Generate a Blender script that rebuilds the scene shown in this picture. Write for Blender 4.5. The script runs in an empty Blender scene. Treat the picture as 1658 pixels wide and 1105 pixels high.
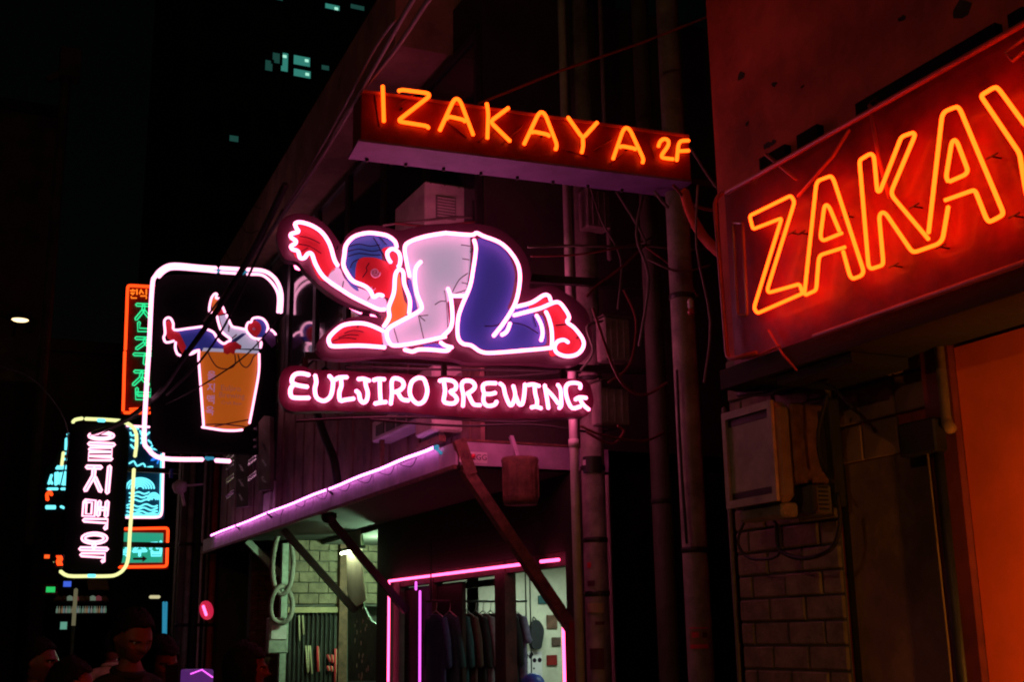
import bpy, bmesh, math, random
from mathutils import Vector, Matrix
random.seed(7)
S = bpy.context.scene
COL = S.collection

# ------------------------------------------------------------------ camera
ROT = Matrix(((0.9043506235807025, -0.08888328759562915, -0.4174322829099198),
              (-0.42650774357228666, -0.223798900085205, -0.8763590571184444),
              (-0.015527211664403098, 0.9705739608638, -0.2403020852824289)))
EYE = Vector((0, 0, 1.65))
FPX, CX, CY = 1950.0, 829.0, 552.5
cam_d = bpy.data.cameras.new('camera')
cam = bpy.data.objects.new('camera', cam_d)
COL.objects.link(cam)
cam_d.sensor_width = 36.0
cam_d.lens = 36.0 * FPX / 1658.0
cam_d.clip_start = 0.05
cam_d.clip_end = 600
cam.matrix_world = Matrix.Translation(EYE) @ ROT.to_4x4()
S.camera = cam

# ------------------------------------------------------------------ night sky, faint added warm fill, exposure
W = bpy.data.worlds.new('World')
S.world = W
W.use_nodes = True
wn = W.node_tree.nodes; wn.clear()
wo = wn.new('ShaderNodeOutputWorld'); wb = wn.new('ShaderNodeBackground'); ws = wn.new('ShaderNodeTexSky')
ws.sky_type = 'NISHITA'; ws.sun_disc = False
ws.sun_elevation = math.radians(2.0); ws.sun_rotation = math.radians(200)
wb.inputs['Strength'].default_value = 0.0006
W.node_tree.links.new(ws.outputs[0], wb.inputs[0]); W.node_tree.links.new(wb.outputs[0], wo.inputs[0])
sun_d = bpy.data.lights.new('warm_fill', 'SUN')
sun_d.energy = 0.010; sun_d.angle = math.radians(2); sun_d.color = (1.0, 0.55, 0.28)  # warm fill added to brown the faces turned to the viewer
sun = bpy.data.objects.new('warm_fill', sun_d); COL.objects.link(sun)
sun.rotation_euler = (math.radians(38), 0, math.radians(-20))
S.view_settings.view_transform = 'Standard'
S.view_settings.look = 'None'
S.view_settings.exposure = 0
S.view_settings.gamma = 1
S.view_settings.use_curve_mapping = False
S.render.engine = 'CYCLES'
S.cycles.use_denoising = True
S.cycles.denoiser = 'OPENIMAGEDENOISE'
S.cycles.max_bounces = 6
S.cycles.diffuse_bounces = 3
S.cycles.glossy_bounces = 3
S.cycles.sample_clamp_indirect = 4
S.cycles.filter_width = 2.0

# ------------------------------------------------------------------ geometry of view: pixel of the photograph -> point on a real plane
def ray(px, py):
    return ROT @ Vector((px - CX, CY - py, -FPX))

def on(px, py, ax, v):
    d = ray(px, py)
    return EYE + d * ((v - EYE[ax]) / d[ax])

class Frame:
    """an upright plane: origin, u (along), v (up), n (towards the viewer side)"""
    def __init__(self, o, ang, face=-1):
        self.o = Vector(o)
        a = math.radians(ang)
        self.u = Vector((math.cos(a), math.sin(a), 0))
        self.v = Vector((0, 0, 1))
        self.n = self.u.cross(self.v)      # for ang 0 this is -Y, towards the camera side
    def px(self, x, y, h=0.0):
        d = ray(x, y)
        p0 = self.o + self.n * h
        return EYE + d * ((p0 - EYE).dot(self.n) / d.dot(self.n))
    def w(self, a, b, h=0.0):
        return self.o + self.u * a + self.v * b + self.n * h

def Z(ox, oy, s, pts):
    return [(ox + x / s, oy + y / s) for x, y in pts]

# ------------------------------------------------------------------ object helpers
def tag(o, label=None, cat=None, group=None, kind=None):
    if label: o['label'] = label
    if cat: o['category'] = cat
    if group: o['group'] = group
    if kind: o['kind'] = kind
    return o

def thing(name, label, cat, loc=(0, 0, 0), group=None, kind=None):
    o = bpy.data.objects.new(name, None)
    o.empty_display_size = 0.1
    COL.objects.link(o)
    o.location = loc
    return tag(o, label, cat, group, kind)

def root_loc(p):
    v = Vector((0, 0, 0))
    while p is not None:
        v += Vector(p.location)
        p = p.parent
    return v

class MB:
    def __init__(self):
        self.v = []; self.f = []; self.s = []; self.m = []
    def add(self, vs, fs, smooth=False, mi=0):
        b = len(self.v)
        self.v += [Vector(x) for x in vs]
        for f in fs:
            self.f.append([b + i for i in f]); self.s.append(smooth); self.m.append(mi)
        return self
    def box(self, a, b, mi=0):
        x0, y0, z0 = [min(a[i], b[i]) for i in range(3)]
        x1, y1, z1 = [max(a[i], b[i]) for i in range(3)]
        return self.hexa([(x0, y0, z0), (x1, y0, z0), (x1, y1, z0), (x0, y1, z0),
                          (x0, y0, z1), (x1, y0, z1), (x1, y1, z1), (x0, y1, z1)], mi)
    def hexa(self, p, mi=0):
        return self.add(p, [(0, 3, 2, 1), (4, 5, 6, 7), (0, 1, 5, 4), (1, 2, 6, 5), (2, 3, 7, 6), (3, 0, 4, 7)], mi=mi)
    def bbox(self, a, b, bev=0.01, mi=0):
        """box with chamfered edges"""
        bm = bmesh.new()
        c = (Vector(a) + Vector(b)) / 2; d = [abs(a[i] - b[i]) for i in range(3)]
        bmesh.ops.create_cube(bm, size=1)
        for v in bm.verts: v.co = Vector((v.co.x * d[0], v.co.y * d[1], v.co.z * d[2])) + c
        bmesh.ops.bevel(bm, geom=bm.edges[:], offset=min(bev, min(d) * 0.45), segments=1, affect='EDGES')
        bm.verts.index_update()
        self.add([v.co.copy() for v in bm.verts], [[v.index for v in f.verts] for f in bm.faces], mi=mi)
        bm.free(); return self
    def bar(self, a, b, w, h, upv=(0, 0, 1), mi=0):
        a = Vector(a); b = Vector(b); d = (b - a).normalized(); u = Vector(upv)
        s = d.cross(u)
        if s.length < 1e-4: s = d.cross(Vector((1, 0, 0)))
        s.normalize(); t = s.cross(d).normalized()
        p = []
        for q in (a, b):
            for i, j in ((-1, -1), (1, -1), (1, 1), (-1, 1)):
                p.append(q + s * (i * w / 2) + t * (j * h / 2))
        return self.add(p, [(0, 1, 2, 3), (7, 6, 5, 4), (0, 4, 5, 1), (1, 5, 6, 2), (2, 6, 7, 3), (3, 7, 4, 0)], mi=mi)
    def tube(self, pts, r, sides=6, closed=False, cap=True, mi=0):
        P = [Vector(p) for p in pts]
        Q = [P[0]]
        for p in P[1:]:
            if (p - Q[-1]).length > 1e-5: Q.append(p)
        P = Q
        if closed and (P[0] - P[-1]).length < 1e-5: P.pop()
        n = len(P)
        if n < 2: return self
        R = r if isinstance(r, (list, tuple)) else [r] * n
        T = []
        for i in range(n):
            if closed: d = P[(i + 1) % n] - P[i - 1]
            else: d = P[min(i + 1, n - 1)] - P[max(i - 1, 0)]
            if d.length < 1e-7: d = T[-1] if T else Vector((1, 0, 0))
            T.append(d.normalized())
        ref = Vector((0, 0, 1)) if abs(T[0].z) < 0.9 else Vector((1, 0, 0))
        N = T[0].cross(ref).normalized()
        rings = []
        for i in range(n):
            N = (N - T[i] * N.dot(T[i]))
            if N.length < 1e-6: N = T[i].cross(ref)
            N.normalize(); B = T[i].cross(N)
            rings.append([P[i] + (N * math.cos(2 * math.pi * k / sides) + B * math.sin(2 * math.pi * k / sides)) * R[i] for k in range(sides)])
        vs = [v for rg in rings for v in rg]; fs = []
        for i in range(n if closed else n - 1):
            j = (i + 1) % n
            for k in range(sides):
                l = (k + 1) % sides
                fs.append((i * sides + k, i * sides + l, j * sides + l, j * sides + k))
        if cap and not closed:
            b = len(vs)
            vs += [P[0] - T[0] * R[0] * 0.7, P[-1] + T[-1] * R[-1] * 0.7]
            for k in range(sides):
                l = (k + 1) % sides
                fs.append((b, l, k)); fs.append((b + 1, (n - 1) * sides + k, (n - 1) * sides + l))
        return self.add(vs, fs, smooth=True, mi=mi)
    def prism(self, poly, n, t, mi=0):
        """flat polygon (world points) thickened by t along -n"""
        k = len(poly); P = [Vector(p) for p in poly]; B = [p - n * t for p in P]
        area = Vector((0, 0, 0))
        for i in range(k): area += P[i].cross(P[(i + 1) % k])
        if area.dot(n) < 0: P.reverse(); B.reverse()
        fs = [list(range(k)), list(range(2 * k - 1, k - 1, -1))]
        for i in range(k):
            j = (i + 1) % k
            fs.append((i, k + i, k + j, j))
        return self.add(P + B, fs, mi=mi)
    def lathe(self, c, prof, sides=16, axis=Vector((0, 0, 1)), mi=0):
        axis = Vector(axis).normalized()
        ref = Vector((1, 0, 0)) if abs(axis.x) < 0.9 else Vector((0, 1, 0))
        N = axis.cross(ref).normalized(); B = axis.cross(N); c = Vector(c); vs = []; fs = []
        for r, h in prof:
            for k in range(sides):
                a = 2 * math.pi * k / sides
                vs.append(c + axis * h + (N * math.cos(a) + B * math.sin(a)) * r)
        for i in range(len(prof) - 1):
            for k in range(sides):
                l = (k + 1) % sides
                fs.append((i * sides + k, i * sides + l, (i + 1) * sides + l, (i + 1) * sides + k))
        fs.append(list(range(sides))[::-1]); fs.append([(len(prof) - 1) * sides + k for k in range(sides)])
        return self.add(vs, fs, smooth=True, mi=mi)
    def mesh(self, name, mats, off):
        me = bpy.data.meshes.new(name)
        me.from_pydata([tuple(v - off) for v in self.v], [], self.f)
        me.polygons.foreach_set('use_smooth', self.s)
        for m in (mats if isinstance(mats, (list, tuple)) else [mats]): me.materials.append(m)
        me.polygons.foreach_set('material_index', self.m)
        me.update()
        return me
    def build(self, name, mats, parent=None, label=None, kind=None):
        off = root_loc(parent)
        o = bpy.data.objects.new(name, self.mesh(name, mats, off))
        COL.objects.link(o)
        if parent is not None: o.parent = parent
        if label: o['label'] = label
        if kind: o['kind'] = kind
        if any(self.s):
            pass
        return o

def single(name, mb, mats, label, cat, loc, group=None, kind=None):
    loc = Vector(loc)
    o = bpy.data.objects.new(name, mb.mesh(name, mats, loc)); COL.objects.link(o); o.location = loc
    return tag(o, label, cat, group, kind)

def smooth(pts, n=4, closed=False):
    P = [Vector(p) for p in pts]; k = len(P)
    if k < 3: return P
    out = []
    rng = range(k if closed else k - 1)
    for i in rng:
        if closed: a, b, c, d = P[i - 1], P[i], P[(i + 1) % k], P[(i + 2) % k]
        else: a, b, c, d = P[max(i - 1, 0)], P[i], P[i + 1], P[min(i + 2, k - 1)]
        for s in range(n):
            t = s / n
            out.append(0.5 * ((2 * b) + (c - a) * t + (2 * a - 5 * b + 4 * c - d) * t * t + (3 * b - a - 3 * c + d) * t ** 3))
    if not closed: out.append(P[-1])
    return out

def rounded(pts, r, closed=False, n=3):
    """straight runs with softly bent corners"""
    P = [Vector(p) for p in pts]; k = len(P); out = []
    for i in range(k):
        if not closed and i in (0, k - 1): out.append(P[i]); continue
        a, b, c = P[i - 1], P[i], P[(i + 1) % k]
        la, lc = (a - b).length, (c - b).length
        ra, rc = min(r, la * 0.45), min(r, lc * 0.45)
        p = b + (a - b).normalized() * ra; q = b + (c - b).normalized() * rc
        for s in range(n + 1):
            t = s / n
            out.append(p.lerp(b, t).lerp(b.lerp(q, t), t))
    return out

# ------------------------------------------------------------------ materials
def mat(name, col, rough=0.7, metal=0.0, var=0.25, scale=6.0, bump=0.15, bscale=30.0, spec=0.4, col2=None, coat=0.0, dist=0.01):
    m = bpy.data.materials.new(name); m.use_nodes = True
    nt = m.node_tree; n = nt.nodes; l = nt.links
    p = n['Principled BSDF']
    tc = n.new('ShaderNodeTexCoord')
    nz = n.new('ShaderNodeTexNoise'); nz.inputs['Scale'].default_value = scale; nz.inputs['Detail'].default_value = 8
    nz.inputs['Roughness'].default_value = 0.65
    rp = n.new('ShaderNodeValToRGB')
    c2 = col2 if col2 else tuple(max(0, c * (1 - var)) for c in col)
    c1 = tuple(min(1, c * (1 + var * 0.6)) for c in col)
    rp.color_ramp.elements[0].color = (*c2, 1); rp.color_ramp.elements[0].position = 0.35
    rp.color_ramp.elements[1].color = (*c1, 1); rp.color_ramp.elements[1].position = 0.65
    l.new(tc.outputs['Object'], nz.inputs['Vector']); l.new(nz.outputs['Fac'], rp.inputs['Fac'])
    l.new(rp.outputs['Color'], p.inputs['Base Color'])
    p.inputs['Roughness'].default_value = rough; p.inputs['Metallic'].default_value = metal
    p.inputs['Specular IOR Level'].default_value = spec
    p.inputs['Coat Weight'].default_value = coat
    rr = n.new('ShaderNodeMapRange'); rr.inputs['To Min'].default_value = max(0.03, rough - 0.12); rr.inputs['To Max'].default_value = min(1, rough + 0.15)
    l.new(nz.outputs['Fac'], rr.inputs['Value']); l.new(rr.outputs['Result'], p.inputs['Roughness'])
    if bump:
        b = n.new('ShaderNodeBump'); b.inputs['Strength'].default_value = bump; b.inputs['Distance'].default_value = dist
        n2 = n.new('ShaderNodeTexNoise'); n2.inputs['Scale'].default_value = bscale; n2.inputs['Detail'].default_value = 6
        l.new(tc.outputs['Object'], n2.inputs['Vector']); l.new(n2.outputs['Fac'], b.inputs['Height']); l.new(b.outputs['Normal'], p.inputs['Normal'])
    return m

def neon(name, rgb, k=1.0):
    m = bpy.data.materials.new(name); m.use_nodes = True
    p = m.node_tree.nodes['Principled BSDF']
    p.inputs['Base Color'].default_value = (0.02, 0.02, 0.02, 1)
    p.inputs['Emission Color'].default_value = (*[c / max(rgb) for c in rgb], 1)
    p.inputs['Emission Strength'].default_value = max(rgb) * k
    return m

def glow_print(name, col, e, k):  # print with a glow of its own in place of tube light
    m = mat(name, col, .5, var=.06, scale=3, bump=0)
    p = m.node_tree.nodes['Principled BSDF']
    p.inputs['Emission Color'].default_value = (*e, 1); p.inputs['Emission Strength'].default_value = k
    return m

def glass_mat(name, col=(0.02, 0.02, 0.025), rough=0.08):
    m = bpy.data.materials.new(name); m.use_nodes = True
    p = m.node_tree.nodes['Principled BSDF']
    p.inputs['Base Color'].default_value = (*col, 1); p.inputs['Roughness'].default_value = rough
    p.inputs['Specular IOR Level'].default_value = 0.6
    return m

M = dict(
    asphalt=mat('asphalt', (0.05, 0.048, 0.045), 0.55, bump=0.5, bscale=60, scale=2),
    plaster=mat('stained_plaster', (0.46, 0.075, 0.045), 0.85, var=0.5, scale=1.6, bump=0.5, bscale=18),
    plaster_dark=mat('dark_render', (0.10, 0.085, 0.07), 0.8, var=0.5, scale=1.8, bump=0.4, bscale=20),
    darkwall=mat('dark_wall_coat', (0.026, 0.022, 0.018), 0.85, var=0.5, scale=1.2, bump=0.4, bscale=14),  # one near-black tone for the dark wall parts
    brown_render=mat('brown_render', (0.22, 0.125, 0.08), 0.85, var=0.5, scale=1.5, bump=0.5, bscale=16),
    dark_timber=mat('dark_timber', (0.06, 0.035, 0.028), 0.75, var=0.5, scale=8, bump=0.4),
    heater_body=mat('aged_grey_enamel', (0.20, 0.15, 0.12), 0.6, var=0.35, scale=5, bump=0.2),
    heater_face=mat('aged_pale_enamel', (0.40, 0.35, 0.29), 0.55, var=0.35, scale=5, bump=0.2),
    shade_black=mat('shade_black_coat', (0.010, 0.009, 0.008), 0.95, var=0.4, bump=0.3, spec=0.1),  # near black for parts meant to lie in shade
    cement=mat('cement', (0.24, 0.22, 0.19), 0.85, var=0.45, scale=5, bump=0.5, bscale=40),
    block=mat('cement_block', (0.20, 0.15, 0.105), 0.88, var=0.4, scale=7, bump=0.6, bscale=45),
    mortar=mat('mortar', (0.10, 0.09, 0.08), 0.95, var=0.3, bump=0.4),
    brick=mat('brick', (0.20, 0.09, 0.06), 0.85, var=0.5, scale=9, bump=0.5, bscale=50),
    panel_wood=mat('weathered_board', (0.18, 0.10, 0.085), 0.7, var=0.55, scale=3, bump=0.4, bscale=26),
    fascia=mat('lilac_tin', (0.42, 0.34, 0.44), 0.45, var=0.25, scale=4, bump=0.25, bscale=12),
    white_metal=mat('white_enamel', (0.55, 0.52, 0.50), 0.5, var=0.3, scale=3, bump=0.1),
    grey_metal=mat('grey_steel', (0.26, 0.25, 0.25), 0.42, metal=0.5, var=0.3, scale=5, bump=0.15),
    dark_metal=mat('dark_steel', (0.035, 0.032, 0.032), 0.45, metal=0.4, var=0.3, bump=0.15),
    rust=mat('rusty_steel', (0.16, 0.075, 0.05), 0.7, metal=0.2, var=0.5, scale=12, bump=0.4),
    greenish=mat('painted_steel', (0.30, 0.33, 0.28), 0.55, metal=0.1, var=0.3, scale=9, bump=0.2),
    black=mat('black_plastic', (0.010, 0.010, 0.011), 0.4, var=0.2, bump=0.0),
    black_panel=mat('black_sign_face', (0.004, 0.004, 0.004), 0.85, var=0.3, bump=0.0, spec=0.08),
    cable=mat('black_rubber', (0.016, 0.014, 0.013), 0.6, var=0.2, bump=0.0),
    cable_grey=mat('grey_cable', (0.14, 0.12, 0.11), 0.6, var=0.3, bump=0.0),
    red_panel=mat('red_sign_face', (0.20, 0.005, 0.004), 0.5, var=0.45, scale=3.5, bump=0.25, bscale=8, dist=0.03, coat=0.1),
    red_dark=mat('dark_red_paint', (0.16, 0.03, 0.028), 0.5, var=0.4, scale=3, bump=0.2),
    red_pipe=mat('red_painted_pipe', (0.40, 0.07, 0.06), 0.4, var=0.3, bump=0.05),
    plum=mat('plum_acrylic', (0.065, 0.02, 0.04), 0.35, var=0.2, scale=4, bump=0.05),
    skin_print=mat('red_print', (0.62, 0.035, 0.05), 0.5, var=0.12, bump=0.0),
    shirt_print=mat('lavender_print', (0.62, 0.56, 0.68), 0.5, var=0.06, scale=3, bump=0.0),
    navy_print=mat('navy_print', (0.06, 0.065, 0.26), 0.5, var=0.2, scale=3, bump=0.0),
    blue_print=mat('blue_print', (0.03, 0.10, 0.33), 0.5, var=0.2, scale=10, bump=0.0),
    orange_print=mat('orange_print', (0.78, 0.34, 0.07), 0.5, var=0.15, scale=8, bump=0.0),
    shirt_glow=glow_print('glowing_lavender_print', (0.36, 0.42, 0.50), (0.72, 0.72, 1.0), 0.34),
    navy_glow=glow_print('glowing_navy_print', (0.03, 0.06, 0.36), (0.08, 0.12, 0.9), 0.09),
    red_glow=glow_print('glowing_red_print', (0.40, 0.02, 0.03), (1.0, 0.02, 0.03), 0.12),
    blue_glow=glow_print('glowing_blue_print', (0.02, 0.09, 0.33), (0.03, 0.14, 0.7), 0.16),
    orange_glow=glow_print('glowing_amber_print', (0.42, 0.16, 0.03), (1.0, 0.20, 0.012), 0.30),
    faint=glow_print('faint_glowing_print', (.3, .15, .15), (1.0, .3, .2), 0.16),
    ink_dark=mat('dark_ink_line', (0.012, 0.003, 0.012), 0.7, var=0.1, bump=0.0, spec=0.1),
    ink=mat('ink_line', (0.07, 0.008, 0.03), 0.6, var=0.1, bump=0.0),
    lilac_ink=glow_print('glowing_lilac_print', (0.4, 0.3, 0.5), (.8, .45, 1.0), 0.28),
    tan=mat('tan_canvas', (0.36, 0.28, 0.17), 0.9, var=0.2, bump=0.2),
    cream=mat('cream_cloth', (0.50, 0.42, 0.28), 0.9, var=0.15, scale=20, bump=0.3),
    cloth_dark=mat('black_cloth', (0.018, 0.018, 0.022), 0.9, var=0.3, scale=20, bump=0.3),
    cloth_navy=mat('navy_cloth', (0.04, 0.05, 0.13), 0.9, var=0.3, scale=20, bump=0.3),
    cloth_teal=mat('teal_cloth', (0.03, 0.09, 0.10), 0.9, var=0.3, scale=20, bump=0.3),
    cloth_grey=mat('grey_cloth', (0.22, 0.20, 0.23), 0.9, var=0.3, scale=20, bump=0.3),
    cloth_lilac=mat('lilac_cloth', (0.28, 0.24, 0.42), 0.9, var=0.3, scale=20, bump=0.3),
    cloth_brown=mat('brown_cloth', (0.09, 0.05, 0.04), 0.9, var=0.3, scale=20, bump=0.3),
    skin=mat('skin', (0.17, 0.062, 0.04), 0.5, var=0.12, scale=25, bump=0.1, bscale=90, dist=0.002),
    stubble=mat('stubble', (0.09, 0.045, 0.03), 0.8, var=0.5, scale=60, bump=0.4, bscale=200, dist=.003),
    lip=mat('lip', (0.25, 0.07, 0.06), 0.4, var=0.1, bump=0.0),
    hair=mat('black_hair', (0.007, 0.006, 0.006), 0.75, var=0.3, scale=40, bump=1.0, bscale=90, dist=0.01, spec=0.2),
    unlit=mat('unlit_glass_tube', (0.22, 0.10, 0.10), 0.15, var=0.1, bump=0.0, spec=0.6),
    glass=glass_mat('dark_window_glass'),
    orange_wall=mat('orange_paint', (0.85, 0.12, 0.008), 0.75, var=0.12, scale=3, bump=0.15),
    shopwall=mat('pale_shop_wall', (0.55, 0.52, 0.42), 0.85, var=0.2, scale=3, bump=0.2),
    green_paint=mat('old_green_paint', (0.10, 0.15, 0.10), 0.6, var=0.5, scale=6, bump=0.4),
    chip=mat('bare_plaster_chip', (0.55, 0.55, 0.42), 0.8, var=0.2),
    underside=mat('violet_tin', (0.16, 0.10, 0.24), 0.6, var=0.3, scale=4, bump=0.2),
    blade=mat('polished_blade', (0.35, 0.37, 0.42), 0.15, metal=0.9, var=0.2, bump=0.05),
    blue_plastic=mat('blue_satin', (0.03, 0.09, 0.5), 0.35, var=0.2, bump=0.1),
    sticker=mat('white_sticker', (0.60, 0.56, 0.58), 0.6, var=0.12, bump=0.0),
    pole_yellow=mat('dull_yellow_print', (0.26, 0.16, 0.08), 0.8, var=0.3),
)
N = dict(
    fig_back=neon('lit_back_tube', (10, 1.3, 3.2)),
    fig=neon('lit_pink_white_tube', (7.5, 1.3, 2.7)),
    beer=neon('lit_rose_white_tube', (2.8, 1.0, 1.6)),
    strip=neon('lit_lilac_tube', (5.0, 1.15, 4.2)),
    orange=neon('lit_orange_tube', (11.5, 0.42, 0.02)),
    orange2=neon('lit_small_orange_tube', (5.5, 0.38, 0.018)),
    magenta=neon('lit_magenta_tube', (6.0, 0.42, 1.3)),
    violet=neon('lit_violet_tube', (1.6, 0.20, 1.6)),
    cyan=neon('lit_cyan_tube', (0.25, 1.3, 1.5)),
    cyan_dim=neon('dim_cyan_tube', (0.02, 0.22, 0.36)),
    bluez=neon('lit_blue_tube', (0.02, 0.25, 1.0)),
    green=neon('lit_green_tube', (0.03, 1.0, 0.35)),
    yellow=neon('lit_yellow_tube', (1.05, 1.1, 0.45)),
    redor=neon('lit_red_orange_tube', (2.6, 0.13, 0.015)),
    pink=neon('lit_pale_pink_tube', (2.6, 1.05, 1.5)),
    white=neon('lit_white_lamp', (7, 6.2, 5.2)),
    street=neon('lit_street_lamp', (3.0, 2.0, 0.95)),
    teal_face=neon('lit_teal_sign_face', (0.015, 0.34, 0.21)),
    win=neon('lit_room_window', (0.03, 0.20, 0.16)),
    win_dim=neon('dim_room_window', (0.01, 0.05, 0.04)),
    win_hot=neon('lit_room_lamp', (0.4, 0.9, 0.7)),
    oval=neon('lit_red_oval', (0.55, 0.01, 0.05)),
)

def lamp_light(name, loc, power, col, radius, parent, size=None, rot=None):
    d = bpy.data.lights.new(name, 'AREA' if size else 'POINT')
    d.energy = power; d.color = col
    if size: d.shape = 'RECTANGLE'; d.size, d.size_y = size
    else: d.shadow_soft_size = radius
    o = bpy.data.objects.new(name, d); COL.objects.link(o); o.parent = parent
    o.location = Vector(loc) - root_loc(parent)
    if rot: o.rotation_euler = rot
    return o

# ------------------------------------------------------------------ sizes of the place
XA = 4.30        # wall face of the near building
XB = 4.60        # shop front of the far building (ground floor)
XU = 3.85        # its overhanging upper storey
XF = 3.60        # tin fascia under the upper storey

# ================================================================== SETTING
g = MB().box((-60, -30, -0.3), (80, 200, 0.0))
tag(g.build('ground', M['asphalt']), kind='structure')
g = MB()
for i in range(26):
    g.bbox((4.0, -4 + i * 1.0 + 0.004, 0.004), (4.29, -4 + (i + 1) * 1.0 - 0.004, 0.06), 0.012)
tag(g.build('kerb', M['cement']), kind='structure')

# ------------------------------------------------------------------ piece helper: one shared mesh, many linked pieces
def pieces(name, proto_mb, mats, parent, spots, jitter=0.0):
    """spots: world positions of the piece centre; the proto is modelled round the origin"""
    off = root_loc(parent)
    me = proto_mb.mesh(name, mats, Vector((0, 0, 0)))
    out = []
    for p in spots:
        o = bpy.data.objects.new(name, me); COL.objects.link(o)
        o.parent = parent; o.location = Vector(p) - off
        if jitter:
            o.rotation_euler = (random.uniform(-jitter, jitter), random.uniform(-jitter, jitter), random.uniform(-jitter, jitter))
        out.append(o)
    return out

# ================================================================== NEAR BUILDING (right) 
bA = thing('plaster_building', 'tall stained plaster building on the right carrying the big outlined neon sign', 'building', (XA, 3.0, 0))
w = MB()
w.box((XA, -4.0, 3.35), (XA + 0.4, 5.95, 9.5))                 # upper wall
w.box((XA, 5.02, 0), (XA + 0.32, 5.95, 3.35))                    # pier core
w.box((XA + 0.05, 4.20, 0), (XA + 0.4, 5.02, 3.35))              # recessed dark wall
w.box((XA + 0.4, -4.0, 0), (XA + 5, 5.95, 9.5))
w.build('wall', M['plaster'], bA)
# upright dark jamb next to the orange panel
MB().box((XA - 0.02, 4.16, 0.0), (XA + 0.12, 4.34, 3.05)).build('jamb', M['red_dark'], bA)
# cement blocks of the pier, one by one
rows, rh = 25, 0.13
for r in range(rows):
    z = 0.03 + r * rh
    y = 5.03 + (0 if r % 2 else -0.15)
    spots = []
    while y < 5.94:
        y0, y1 = max(y, 5.03), min(y + 0.31, 5.94)
        if y1 - y0 > 0.06:
            b = MB().bbox((XA - random.uniform(0.022, 0.035), y0 + 0.006, z + 0.006), (XA + 0.01, y1 - 0.006, z + rh - 0.006), 0.008)
            b.build('block', M['block'], bA)
        y += 0.31
MB().box((XA - 0.012, 5.03, 0.03), (XA - 0.003, 5.94, 3.3)).build('mortar', M['mortar'], bA)
MB().box((XA - 0.002, 5.006, 0), (XA + 0.034, 5.018, 3.2)).build('pier_shade_strip', M['shade_black'], bA)  # black strip added to hide light on the pier's return face
# square tiles high on the recessed wall
tl = MB().bbox((-0.012, -0.125, -0.095), (0.012, 0.125, 0.095), 0.006)
pieces('tile', tl, M['brown_render'], bA, [(XA + 0.04 - random.uniform(0, 0.006), 4.46 + c * 0.26 , 2.62 + r * 0.2) for r in range(4) for c in range(3) if not (r == 0 and c == 0)])
MB().box((XA + 0.035, 4.34, 0), (XA + 0.049, 5.02, 2.52)).build('render_coat', M['brown_render'], bA)
# plaster stains / holes on the upper wall
for (px, py, s) in [(1200, 122, .05), (1254, 137, .035), (1557, 15, .09), (1210, 200, .025), (1242, 236, .04), (1252, 232, .03), (1300, 140, .015), (1460, 30, .03)]:
    c = on(px, py, 0, XA)
    pts = [c + Vector((-0.004, math.cos(a) * s * random.uniform(.5, 1.2), math.sin(a) * s * random.uniform(.3, .8))) for a in [i * math.pi / 4 for i in range(8)]]
    MB().prism(pts, Vector((-1, 0, 0)), 0.003).build('plaster_scar', M['darkwall'], bA)
# dark slots above the sign rail
for (x0, y0, x1, y1, hh) in [(1236, 268, 1277, 243, .07), (1297, 234, 1330, 213, .09), (1392, 180, 1620, 55, .09), (1640, 42, 1665, 28, .1)]:
    a = on(x0, y0, 0, XA - 0.02); b = on(x1, y1, 0, XA - 0.02); z = (a.z + b.z) / 2
    MB().box((XA - 0.05, a.y, z - hh / 2), (XA - 0.002, b.y, z + hh / 2)).build('slot_cover', M['black_panel'], bA)
# deep ledge below the sign
MB().box((XA - 0.42, -1.0, 2.98), (XA, 5.45, 3.09)).build('ledge', M['darkwall'], bA)
MB().box((XA - 0.38, 4.42, 2.92), (XA - 0.02, 5.0, 2.975)).build('ledge_batten', M['darkwall'], bA)
# orange painted wall bay
ow = MB().box((XA + 0.02, -1.5, 0), (XA + 0.08, 4.155, 2.97))
single('orange_wall', ow, M['orange_wall'], 'smooth bright orange painted wall panel at the right edge', 'wall', (XA, 1, 0))
# the lamp that lights it, just beyond the frame edge
lm = thing('bulkhead_lamp', 'warm bulkhead lamp shining on the orange wall', 'lamp', (XA - 0.2, 2.5, 1.9))
LY, LZ = 2.62, 1.40
MB().lathe((XA - 0.0, LY, LZ + .02), [(0.07, 0), (0.07, 0.05)], 12, (-1, 0, 0)).build('base', M['dark_metal'], lm)
MB().bar((XA, LY, LZ + .20), (XA - 0.5, LY, LZ + .20), 0.03, 0.03).build('arm', M['dark_metal'], lm)
MB().lathe((XA - 0.5, LY, LZ), [(0.02, 0.10), (0.05, 0.12), (0.055, 0.14), (0.04, 0.17), (0.02, 0.18)], 12).build('bulb', neon('lit_warm_bulb', (6, 3, 1)), lm)
lamp_light('bulb_light', (XA - .5, LY, LZ - .0), 105, (1, .34, .04), .07, lm)
MB().box((XA - .9, LY + .16, LZ - .3), (XA - .46, LY + .17, LZ + .39)).build('added_side_shield', M['black'], lm)  # unseen plate added to keep lamp light off the pier and wall unit
MB().box((XA - .9, LY - .5, LZ + .395), (XA - .30, LY + .16, LZ + .405)).build('added_top_shield', M['black'], lm)  # unseen plate added to cut the lamp's upward light

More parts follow.
